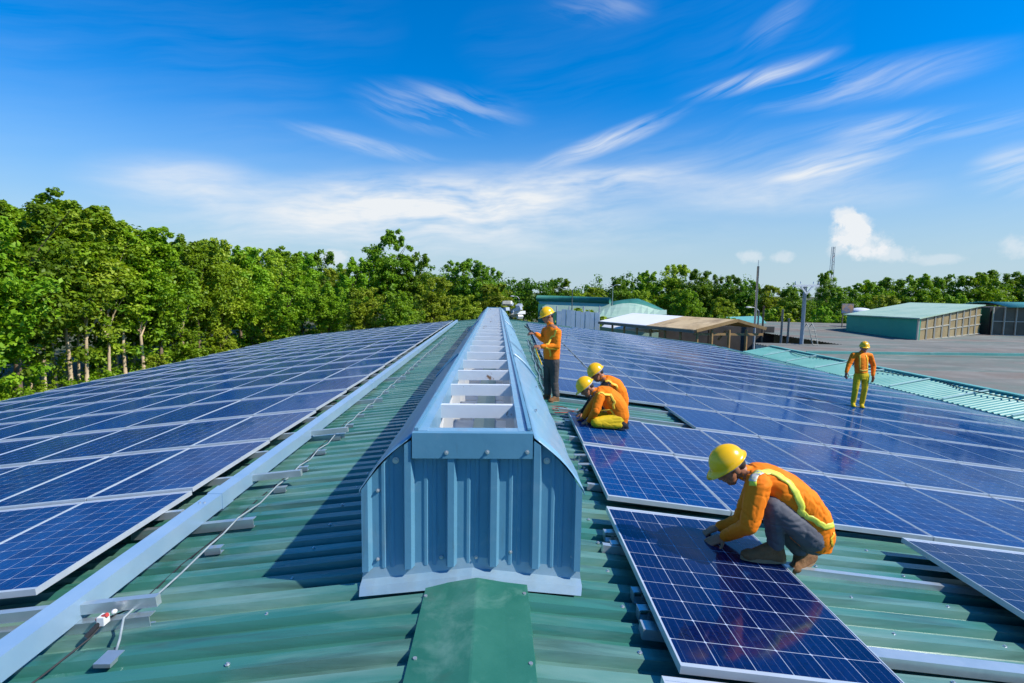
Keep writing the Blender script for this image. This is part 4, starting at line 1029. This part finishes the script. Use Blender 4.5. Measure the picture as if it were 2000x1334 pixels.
class Blob:
    """overlapping closed shapes fused into one continuous skin"""
    def __init__(s): s.b = MB()
    def cap(s, p, r0, q, r1, n=12):
        p, q = Vector(p), Vector(q); d = (q-p)
        if d.length < 1e-5: return s
        d.normalize(); ref = Vector((0, 0, 1)) if abs(d.z) < .9 else Vector((1, 0, 0))
        a = d.cross(ref).normalized(); e = d.cross(a); V = []; st = []
        for t in (-85, -60, -30, 0): st.append((p+d*r0*math.sin(R(t)), r0*math.cos(R(t))))
        for t in (0, 30, 60, 85): st.append((q+d*r1*math.sin(R(t)), r1*math.cos(R(t))))
        for c, r_ in st: V += [c+(a*math.cos(k*2*math.pi/n)+e*math.sin(k*2*math.pi/n))*r_ for k in range(n)]
        Fc = [(i*n+k, i*n+(k+1) % n, (i+1)*n+(k+1) % n, (i+1)*n+k) for i in range(len(st)-1) for k in range(n)]
        Fc += [tuple(reversed(range(n))), tuple(range((len(st)-1)*n, len(st)*n))]
        s.b.add(V, Fc); return s
    def chain(s, pts, rad):
        for i in range(len(pts)-1): s.cap(pts[i], rad[i], pts[i+1], rad[i+1])
        return s
    def ell(s, c, r, rot=None): s.b.ell(c, r, rot, 16, 10); return s
    def loft(s, rings, lat, grow=0.0, n=20):
        lat = Vector(lat).normalized(); V = []
        m = len(rings)
        for i, (c, a, d) in enumerate(rings):
            t = (Vector(rings[min(i+1, m-1)][0])-Vector(rings[max(i-1, 0)][0])).normalized()
            w = t.cross(lat).normalized(); l2 = w.cross(t).normalized()
            for k in range(n):
                th = 2*math.pi*k/n; ca, sa = math.cos(th), math.sin(th)
                ca = math.copysign(abs(ca)**.85, ca); sa = math.copysign(abs(sa)**.85, sa)
                V.append(Vector(c)+l2*(a+grow)*ca+w*(d+grow)*sa)
        Fc = [(i*n+k, i*n+(k+1) % n, (i+1)*n+(k+1) % n, (i+1)*n+k) for i in range(m-1) for k in range(n)]
        Fc += [tuple(reversed(range(n))), tuple(range((m-1)*n, m*n))]
        s.b.add(V, Fc); return s
    def build(s, name, m, parent, vox=.008, smooth=5, wrinkle=0.0, wscale=9.0, seed=0):
        me = bpy.data.meshes.new('tmp'); me.from_pydata(s.b.v, [], s.b.f); me.update()
        o = bpy.data.objects.new('tmp', me); COL.objects.link(o)
        rm = o.modifiers.new('r', 'REMESH'); rm.mode = 'VOXEL'; rm.voxel_size = vox
        sm = o.modifiers.new('s', 'SMOOTH'); sm.factor = .5; sm.iterations = smooth
        dg = bpy.context.evaluated_depsgraph_get(); ev = o.evaluated_get(dg)
        nm = bpy.data.meshes.new_from_object(ev); bpy.data.objects.remove(o); bpy.data.meshes.remove(me)
        if wrinkle:
            nv = len(nm.vertices); co = np.empty(nv*3); nm.vertices.foreach_get('co', co); co = co.reshape(-1, 3)
            no = np.array([tuple(v.normal) for v in nm.vertices])
            for i in range(nv):
                p = Vector(co[i]); 
                q = Vector((p.x*wscale*.7+1.6*mnoise.noise(p*3), p.y*wscale*.45, p.z*wscale*1.6+seed))
                dsp = mnoise.noise(q)*.65+mnoise.noise(q*2.3)*.35
                co[i] -= no[i]*wrinkle*(math.exp(-(mnoise.noise(q)/.10)**2)+.6*math.exp(-(mnoise.noise(q*1.9+Vector((7, 3, 1)))/.10)**2)+.5*dsp)
            nm.vertices.foreach_set('co', co.ravel())
        loc = Vector(parent.location)
        nm.transform(Matrix.Translation(-loc))
        nm.materials.clear(); nm.materials.append(MAT[m]); nm.polygons.foreach_set('use_smooth', [True]*len(nm.polygons)); nm.update()
        nm.name = name
        return link(bpy.data.objects.new(name, nm), parent)

def frame(f, u):
    f = Vector(f).normalized(); u = Vector(u); u = (u-f*u.dot(f)).normalized(); l = u.cross(f)
    return Matrix(((f.x, l.x, u.x), (f.y, l.y, u.y), (f.z, l.z, u.z)))
def hand(B, w, d, n, thumb, curl=.5, s=1.0):
    """wrist, finger direction, back-of-hand normal, +1/-1 thumb side"""
    d = Vector(d).normalized(); n = Vector(n); n = (n-d*n.dot(d)).normalized(); sd = d.cross(n)
    rot = Matrix(((d.x, sd.x, n.x), (d.y, sd.y, n.y), (d.z, sd.z, n.z)))
    B.ell(w+d*.048*s, (.052*s, .042*s, .019*s), rot)
    for i in range(4):
        off = (-.031+.0207*i)*s; ln = (.072, .084, .078, .060)[i if thumb < 0 else 3-i]*s
        p = w+d*.088*s+sd*off; dr = (d+sd*off*1.6).normalized(); pts = [p-d*.03*s, p]
        for k, fr in enumerate((.44, .32, .26)):
            a = curl*(.35+.55*k); v = dr*math.cos(a)-n*math.sin(a); p = p+v*ln*fr; pts.append(p)
        B.chain(pts, [.0105*s, .0098*s, .0092*s, .0085*s, .0078*s])
    p = w+d*.022*s+sd*thumb*.034*s; v = (d*.62+sd*thumb*.75-n*.25).normalized(); v2 = (d*.85+sd*thumb*.35-n*.35).normalized()
    B.chain([p, p+v*.042*s, p+v*.042*s+v2*.032*s], [.0135*s, .0115*s, .0095*s])
def head(B, c, f, u, s=1.0):
    M3 = frame(f, u); T = lambda x, y, z: Vector(c)+M3@(Vector((x, y, z))*s)
    B.ell(T(-.012, 0, .030), (.098*s, .078*s, .090*s), M3).ell(T(.035, 0, -.025), (.058*s, .060*s, .078*s), M3).ell(T(.040, 0, -.070), (.050*s, .048*s, .048*s), M3)
    B.cap(T(.062, 0, -.098), .022*s, T(.045, 0, -.100), .03*s)
    B.cap(T(.092, 0, .008), .010*s, T(.106, 0, -.028), .0145*s).cap(T(.098, -.010, -.034), .009*s, T(.098, .010, -.034), .009*s)
    B.cap(T(.090, -.02, -.058), .009*s, T(.090, .02, -.058), .009*s).cap(T(.078, -.04, .022), .010*s, T(.078, .04, .022), .010*s)
    for y in (-1, 1): B.ell(T(-.008, y*.080, -.010), (.024*s, .010*s, .034*s), M3)
    return T, M3
def helmet(parent, T, M3, s=1.0):
    n, m = 28, 10; V = []; Fc = []
    cx, cz = -.006, .040; rx, ry, rz_ = .132, .107, .120
    b = MB(); rows = []
    for j in range(m+1):
        t = math.pi/2*(1-j/m)
        rr = []
        for i in range(n):
            p = 2*math.pi*i/n; x = math.cos(t)*math.cos(p); y = math.cos(t)*math.sin(p); z = math.sin(t)
            ridge = .007*math.exp(-(y/.16)**2)*max(0, z)+.004*math.exp(-((abs(y)-.42)/.12)**2)*max(0, z)
            rr.append(T(cx+rx*x, ry*y, cz+rz_*z+ridge))
        rows.append(rr)
    for j, (ox, oz) in enumerate(((.010, -.006), (.014, -.010))):      # rolled rim and peak
        rr = []
        for i in range(n):
            p = 2*math.pi*i/n; fr = max(0, math.cos(p))**2.2
            k = 1+ox/.12
            rr.append(T(cx+rx*math.cos(p)*k+.042*fr*(1 if j == 1 else .7), ry*math.sin(p)*k, cz+oz-.010*fr))
        rows.append(rr)
    rows.append([T(cx+(rx-.004)*math.cos(2*math.pi*i/n)*.99, (ry-.004)*math.sin(2*math.pi*i/n)*.99, cz-.004) for i in range(n)])
    rows = [r_+[r_[0]] for r_ in rows]
    o = b.grid(rows[::-1]).build('helmet', 'helmet', parent, True)
    bb = MB(); rr = [[T(cx-.002+(rx-.026)*math.cos(a), (ry-.022)*math.sin(a), z) for a in [R(50+260*k/26) for k in range(27)]] for z in (.048, .008)]
    o2 = bb.grid(rr).build('headband', 'band', o, True); o2.modifiers.new('t', 'SOLIDIFY').thickness = .004
    return o
def ribbon(parent, target, pts, width, m, name='reflective_strap', off=.006):
    me = target.data; bvh = BVHTree.FromPolygons([v.co+Vector(parent.location) for v in me.vertices], [tuple(p.vertices) for p in me.polygons])
    P_ = []
    for i in range(len(pts)-1):
        for k in range(8): P_.append(Vector(pts[i]).lerp(Vector(pts[i+1]), k/8))
    P_.append(Vector(pts[-1])); C_ = []
    for p in P_:
        q, nrm, _, _ = bvh.find_nearest(p); C_.append((q, nrm))
    rows = []
    for i, (q, nr) in enumerate(C_):
        t = (C_[min(i+1, len(C_)-1)][0]-C_[max(i-1, 0)][0]).normalized()
        nn = sum((C_[max(0, min(len(C_)-1, i+k))][1] for k in (-2, -1, 0, 1, 2)), Vector()).normalized()
        w = t.cross(nn).normalized()*width/2
        row = []
        for k in (-1, -.33, .33, 1):
            q2, n2, _, _ = bvh.find_nearest(q+w*k); row.append(q2+n2*off)
        rows.append(row)
    o = MB().grid(rows).build(name, m, parent, True); o.modifiers.new('t', 'SOLIDIFY').thickness = .003; return o
def boot(parent, ankle, heel, toe, m='boot', sole='sole', up=Vector((0, 0, 1))):
    d = (toe-heel).normalized(); L_ = (toe-heel).length
    B = Blob(); lift = up*.034
    B.cap(ankle+up*.02, .052, ankle-up*.02, .050)
    B.cap(ankle, .050, heel+d*.045+lift*1.25, .043).cap(heel+d*.045+lift*1.15, .043, heel+d*(L_-.055)+lift*1.05, .044).cap(ankle-up*.01+d*.02, .048, heel+d*(L_-.08)+lift, .040)
    side = up.cross(d).normalized(); B.ell(toe-d*.052+lift*.95, (.056, .048, .034), Matrix(((d.x, side.x, up.x), (d.y, side.y, up.y), (d.z, side.z, up.z))))
    o = B.build('boot', m, parent, .007, 4, .0015, 20)
    poly = []
    for k in range(22):
        t = 2*math.pi*k/22; x = .5+.52*math.cos(t); wv = .046*(1 if math.cos(t) > 0 else .88)
        poly.append(heel+d*L_*x+side*wv*math.sin(t)+up*.026)
    s = MB().slab(poly, up, .026); s2 = mesh_obj('sole', s.v, s.f, sole, o)
    return o
def person(label, loc, sp):
    e = thing('person', label, 'person', tuple(loc)); vx = sp.get('vox', .008); k = sp.get('wr', .0034)
    lat = Vector(sp['lat']).normalized()
    B = Blob(); T, M3 = head(B, sp['head'], sp['hf'], sp['hu'])
    B.cap(T(-.03, 0, -.045), .055, sp['neck'], .058)
    B.loft([(c, a*.86, d*.86) for c, a, d in sp['torso']], lat)
    for s in 'LR':
        sh, el_, wr = sp['sh'+s], sp['el'+s], sp['wr'+s]
        B.chain([sh, el_, wr], [.048, .036, .027]).cap(sp['neck'], .05, sh, .045)
        hand(B, wr, sp['hd'+s], sp['hn'+s], sp['th'+s], sp.get('curl', .6))
        B.chain([sp['hip'+s], sp['kn'+s], sp['an'+s]], [.075, .052, .040])
    B.build('body', 'skin', e, sp.get('bvox', .007), 3)
    # eyes, brows, mouth, hair
    for y in (-1, 1):
        MB().ell(T(.082, y*.030, .006), (.010, .013, .008), M3, 10, 6).build('eye', 'hair', e, True)
    MB().ell(T(.092, 0, -.058), (.010, .022, .004), M3, 10, 6).build('mouth', mat('lip', (.20, .07, .05)) if 'lip' not in MAT else MAT['lip'], e, True)
    MAT['lip'] = e.children[-1].data.materials[0]
    hb = Blob().ell(T(-.020, 0, .034), (.104, .083, .090), M3).ell(T(-.060, 0, -.015), (.052, .066, .055), M3); hb.build('hair', 'hair', e, .008, 3)
    helmet(e, T, M3)
    S_ = Blob(); S_.loft(sp['torso'], lat, .012)
    slv = Blob() if sp.get('sleeve') else S_
    ar = sp.get('ar', (.075, .060, .044))
    for s in 'LR':
        wr = Vector(sp['el'+s]).lerp(Vector(sp['wr'+s]), .93)
        S_.cap(sp['torso'][-2][0], .075, sp['sh'+s], ar[0])
        slv.chain([sp['sh'+s], sp['el'+s], wr], list(ar))
    S_.cap(sp['torso'][-1][0], .060, Vector(sp['neck']).lerp(Vector(sp['head']), .18), .062)
    shirt = S_.build('shirt', sp.get('shirt', 'orange'), e, vx, 4, k, 6.5, sp.get('seed', 0))
    if sp.get('sleeve'): slv.build('sleeves', sp['sleeve'], e, vx, 4, k, 12)
    Tr = Blob(); lr = sp.get('lr', (.098, .074, .060))
    hips = (Vector(sp['hipL'])+Vector(sp['hipR']))/2
    Tr.ell(hips, (.13, .16, .12), None) if sp.get('sit') else Tr.loft([(hips+Vector((0, 0, -.08)), .14, .10), (hips+Vector((0, 0, .02)), .165, .115), (hips+Vector((0, 0, .12)), .15, .105)], lat)
    for s in 'LR': Tr.chain([sp['hip'+s], sp['kn'+s], Vector(sp['kn'+s]).lerp(Vector(sp['an'+s]), .92)], list(lr))
    Tr.build('trousers', sp['trousers'], e, vx, 4, k*.9, 7, 5)
    for s in 'LR':
        if 'heel'+s in sp: boot(e, Vector(sp['an'+s]), Vector(sp['heel'+s]), Vector(sp['toe'+s]), sp.get('boot', 'boot'), sp.get('solem', 'sole'))
    for pts, w_, m_ in sp.get('straps', ()): ribbon(e, shirt, pts, w_, m_)
    return e
V3 = Vector
def on_plane(u, v, zf, s=.1165, dz=0.0):
    q = ray(u, v); z0 = zf(0)+dz; t = (z0-EYE.z-s*EYE.x)/(q.z+s*q.x); return EYE+q*t

# A: the squatting man in front
yA = 3.52; J = lambda u, v, y=3.52: at_y(u, v, y)
zP0 = lambda x: zR(x)+.035
hL = on_plane(1388, 1058, zP0); hRr = on_plane(1383, 1042, zP0)
heelL = on_plane(1534, 1099, zP0); toeL = on_plane(1452, 1097, zP0); toeL.y = heelL.y-.02; toeL.z = zP0(toeL.x)+.002; heelL.z = zP0(heelL.x)+.002
ankL = J(1516, 1066, heelL.y); 
rf = lambda p: V3((p.x, p.y, roof_z(p.x)+.042))
heelR = rf(J(1590, 1110, 3.74))+V3((0, 0, .06)); toeR = rf(J(1545, 1112, 3.58)); 
wrL = hL+V3((.085, -.03, .055)); wrR = hRr+V3((.085, .0, .055))
mA = dict(vox=.0065, bvox=.005, wr=.0046, lat=(0, -1, 0), head=J(1425, 911), hf=(-.80, -.06, -.60), hu=(-.58, 0, .80), neck=J(1457, 925),
  torso=[(J(1582, 1062), .150, .105), (J(1585, 1040), .165, .125), (J(1577, 1008), .165, .128), (J(1557, 980), .172, .128), (J(1531, 958), .185, .125), (J(1500, 940), .185, .112), (J(1476, 930), .135, .085), (J(1464, 925), .07, .06)],
  shL=J(1482, 947, 3.36), shR=J(1480, 942, 3.70), elL=J(1463, 1026, 3.30), elR=J(1446, 1018, 3.78), wrL=wrL, wrR=wrR,
  hdL=(-.92, .10, -.40), hdR=(-.92, -.02, -.38), hnL=(-.25, -.35, .9), hnR=(-.25, .1, .95), thL=-1, thR=1, curl=.45,
  hipL=J(1585, 1050, 3.43), hipR=J(1583, 1046, 3.63), knL=J(1508, 990, 3.36), knR=J(1496, 992, 3.70), anL=ankL, anR=J(1566, 1082, 3.66), ar=(.085, .064, .043), lr=(.100, .076, .060), sit=True,
  heelL=heelL, toeL=toeL, heelR=heelR, toeR=toeR, trousers='greytr')
shv = [J(u, v, y) for u, v, y in ((1464, 948, 3.28), (1480, 913, 3.40), (1510, 914, 3.40), (1545, 942, 3.34), (1567, 975, 3.28), (1574, 1000, 3.28), (1566, 1016, 3.32))]
mA['straps'] = [(shv, .050, 'hiviz'), ([J(u, v, y) for u, v, y in ((1566, 1004, 3.28), (1590, 1018, 3.30), (1606, 1024, 3.4), (1612, 1022, 3.52))], .040, 'hiviz'), ([J(u, v, y) for u, v, y in ((1468, 925, 3.66), (1500, 905, 3.66), (1545, 930, 3.66), (1590, 975, 3.6))], .035, 'hivizo'),
   ([J(u, v, y) for u, v, y in ((1462, 935, 3.3), (1474, 918, 3.36), (1488, 912, 3.38))], .052, 'silver')]
pA = person('squatting workman in orange shirt and grey trousers pressing on the nearest panel', (J(1540, 1095).x, 3.52, roof_z(2.2)+.05), mA)
ribbon(pA, [c for c in pA.children if c.name.startswith('shirt')][0], [J(1615, 1040, 3.4), J(1613, 1058, 3.4)], .02, 'hivizo', 'harness_tail')
b = Blob(); d_ = (Vector(mA['wrL'])-Vector(mA['elL'])).normalized(); b.cap(Vector(mA['wrL'])-d_*.03, .034, Vector(mA['wrL'])-d_*.008, .032); b.build('cuff', 'band', pA, .006, 2)

# B: standing man beside the ventilator
yB = 9.1; J = lambda u, v, y=yB: at_y(u, v, y)
latB = V3((.55, -.83, 0))
def rfz(p): return V3((p.x, p.y, roof_z(p.x)+.042))
ch = J(1077, 648)
mB = dict(lat=latB, head=J(1069, 617), hf=(-.85, -.38, -.36), hu=(-.30, -.1, .92), neck=J(1075, 634),
  torso=[(J(1077, 701), .155, .105), (J(1077, 690), .16, .112), (J(1078, 672), .165, .115), (J(1078, 656), .178, .115), (J(1078, 645), .165, .095), (J(1077, 637), .075, .06)],
  shL=ch+latB*.17, shR=ch-latB*.17, elL=J(1088, 676, 8.92), elR=J(1060, 662, 9.16), wrL=J(1057, 677, 8.88), wrR=J(1047, 652, 9.08),
  hdL=(-1, -.1, .05), hdR=(-1, -.2, .15), hnL=(0, -.5, .85), hnR=(0, -.3, .95), thL=-1, thR=1, curl=1.0,
  hipL=J(1077, 706)+latB*.085, hipR=J(1077, 706)-latB*.085, knL=J(1080, 745)+latB*.09-V3((.03, 0, 0)), knR=J(1074, 745)-latB*.075, anL=rfz(J(1086, 785, 8.98))+V3((0, 0, .09)), anR=rfz(J(1070, 781, 9.12))+V3((0, 0, .09)),
  lr=(.095, .072, .066), trousers='browntr', seed=3)
for s in 'LR':
    f_ = V3((-.8, -.6, 0)); mB['heel'+s] = rfz(V3(mB['an'+s]))-f_*.07; mB['toe'+s] = rfz(V3(mB['an'+s]))+f_*.18; mB['toe'+s].z = mB['heel'+s].z
t_ = lambda u, v, y=8.85: J(u, v, y)
mB['straps'] = [([t_(1085, 640), t_(1076, 655), t_(1067, 668)], .035, 'hivizo'), ([t_(1066, 678), t_(1076, 688), t_(1086, 690)], .030, 'hivizo'), ([t_(1066, 700), t_(1077, 690), t_(1090, 690)], .03, 'hivizo')]
pB = person('standing workman in orange shirt and dark trousers beside the ventilator', rfz(J(1078, 785)), mB)
ln = MB().tube([J(1046, 678, 8.85), J(1049, 690, 8.85), J(1054, 702, 8.9), J(1058, 712, 8.95)], .012, 6).build('lanyard', 'hivizo', None, True, base=tuple(J(1046, 678, 8.85))); tag(ln, 'yellow lanyard hanging from the standing man\'s lower hand', 'lanyard')
rd = MB().tube([J(1047, 653, 8.98), J(1034, 644, 9.0), J(1024, 636, 9.02)], .010, 6).build('thin_rod', 'dark', None, True, base=tuple(J(1047, 653, 8.98))); tag(rd, 'thin dark rod in the standing man\'s raised hand', 'rod')

# C: crouching man in yellow trousers
yC = 7.12; J = lambda u, v, y=yC: at_y(u, v, y)
oz = lambda u, v: on_plane(u, v, zR)
hCl, hCr = oz(1140, 829), oz(1130, 822)
mC = dict(lat=(0, -1, 0), head=J(1145, 757), hf=(-.74, -.20, -.64), hu=(-.60, 0, .80), neck=J(1162, 767),
  torso=[(J(1206, 824), .15, .12), (J(1208, 812), .165, .135), (J(1205, 797), .17, .14), (J(1196, 783), .18, .14), (J(1183, 772), .185, .125), (J(1172, 767), .13, .085), (J(1165, 765), .07, .06)],
  shL=J(1172, 774, 6.95), shR=J(1172, 772, 7.29), elL=J(1163, 803, 6.88), elR=J(1150, 800, 7.34), wrL=hCl+V3((.075, -.0, .05)), wrR=hCr+V3((.075, 0, .05)),
  hdL=(-.92, .05, -.4), hdR=(-.92, 0, -.4), hnL=(-.3, -.1, .9), hnR=(-.3, .1, .9), thL=-1, thR=1, curl=.5,
  hipL=J(1207, 819, 7.02), hipR=J(1206, 817, 7.22), knL=J(1164, 826, 6.94), knR=J(1166, 822, 7.28), anL=J(1214, 829, 6.98), anR=J(1214, 827, 7.24), sit=True,
  trousers='yellowtr', boot='blackcl', solem='dark', seed=8)
for s in 'LR':
    a = V3(mC['an'+s]); mC['kn'+s].z = max(mC['kn'+s].z, zR(mC['kn'+s].x)+.085); a.z = zR(a.x)+.085; mC['an'+s] = a
    mC['heel'+s] = V3((a.x+.10, a.y, zR(a.x)+.03)); mC['toe'+s] = V3((a.x-.10, a.y, zR(a.x)+.02))
g_ = lambda u, v, y=6.88: J(u, v, y)
mC['straps'] = [([g_(1164, 764), g_(1178, 758), g_(1193, 768), g_(1201, 785), g_(1199, 803)], .034, 'hivizo'), ([g_(1166, 762, 7.2), g_(1185, 752, 7.2), g_(1205, 768, 7.2)], .034, 'hivizo'), ([g_(1178, 800), g_(1190, 815), g_(1206, 820)], .03, 'hivizo')]
pC = person('crouching workman in yellow trousers and orange shirt at the far panel corner', (J(1195, 835).x, yC, zR(1.9)), mC)
# D: his mate behind
yD = 7.75; J = lambda u, v, y=yD: at_y(u, v, y)
hDl = oz(1128, 814); 
mD = dict(lat=(.1, -1, 0), head=J(1165, 729), hf=(-.78, -.25, -.57), hu=(-.52, 0, .85), neck=J(1178, 740),
  torso=[(J(1208, 795), .15, .12), (J(1209, 780), .165, .13), (J(1205, 765), .175, .13), (J(1198, 752), .18, .12), (J(1188, 744), .13, .085), (J(1181, 740), .07, .06)],
  shL=J(1186, 750, 7.58), shR=J(1188, 749, 7.92), elL=J(1155, 782, 7.50), elR=J(1166, 780, 7.95), wrL=hDl+V3((.07, 0, .06)), wrR=J(1142, 798, 7.8),
  hdL=(-.85, 0, -.5), hdR=(-.9, -.1, -.4), hnL=(-.3, -.1, .9), hnR=(-.3, .1, .9), thL=-1, thR=1, curl=.6,
  hipL=J(1207, 788, 7.65), hipR=J(1207, 786, 7.85), knL=J(1172, 776, 7.62), knR=J(1174, 776, 7.9), anL=rfz(J(1182, 810, 7.64))+V3((0, 0, .08)), anR=rfz(J(1184, 808, 7.86))+V3((0, 0, .08)), sit=True,
  trousers='blackcl', sleeve='blackcl', ar=(.070, .056, .042), boot='blackcl', solem='dark', seed=12)
for s in 'LR':
    a = rfz(V3(mD['an'+s])); mD['heel'+s] = a+V3((.08, 0, 0)); mD['toe'+s] = a-V3((.18, 0, -.02)); mD['toe'+s].z = mD['heel'+s].z
g_ = lambda u, v, y=7.5: J(u, v, y)
mD['straps'] = [([g_(1178, 740), g_(1192, 734), g_(1203, 745), g_(1208, 762)], .034, 'hivizo')]
pD = person('crouching workman with black sleeves, half hidden behind the one in yellow trousers', rfz(J(1195, 810)), mD)
# E: man walking on the far panels
yE = 12.45; J = lambda u, v, y=yE: at_y(u, v, y)
latE = V3((.88, .30, 0)).normalized(); latE = -latE if latE.x < 0 else latE
pl = lambda p: V3((p.x, p.y, zR(p.x)+.004))
fE = V3((-.42, -.9, 0)).normalized()
mE = dict(lat=latE, head=J(1688, 679), hf=(fE.x, fE.y, -.12), hu=(-.05, -.12, .99), neck=J(1684, 689),
  torso=[(J(1682, 728), .15, .105), (J(1682, 718), .155, .11), (J(1682, 707), .165, .112), (J(1682, 698), .178, .112), (J(1683, 693), .16, .09), (J(1683, 689), .07, .055)],
  shL=J(1699, 695), shR=J(1667, 694), elL=J(1706, 715, 12.45), elR=J(1658, 712, 12.4), wrL=J(1705, 734, 12.35), wrR=J(1653, 727, 12.32),
  hdL=(0, -.1, -1), hdR=(-.15, -.1, -1), hnL=(1, 0, 0), hnR=(-1, 0, 0), thL=1, thR=-1, curl=.5,
  hipL=J(1690, 734), hipR=J(1675, 734), knL=J(1689, 758, 12.4), knR=J(1671, 758, 12.4), anL=pl(J(1683, 788))+V3((0, 0, .09)), anR=pl(J(1666, 788))+V3((0, 0, .09)),
  lr=(.092, .070, .062), trousers='olive', boot='olive', solem='dark', seed=20)
for s in 'LR':
    a = pl(V3(mE['an'+s])); mE['heel'+s] = a-fE*.06; mE['toe'+s] = a+fE*.18; mE['toe'+s].z = mE['heel'+s].z
g_ = lambda u, v, y=12.25: J(u+7, v, y)
mE['straps'] = [([g_(1675, 690), g_(1674, 705), g_(1671, 722)], .04, 'hivizo'), ([g_(1694, 690), g_(1696, 705), g_(1697, 722)], .04, 'hivizo'), ([g_(1668, 724), g_(1683, 726), g_(1698, 724)], .035, 'hivizo')]
pE = person('workman in orange shirt and yellow trousers standing alone on the far panels', pl(J(1674, 789)), mE)
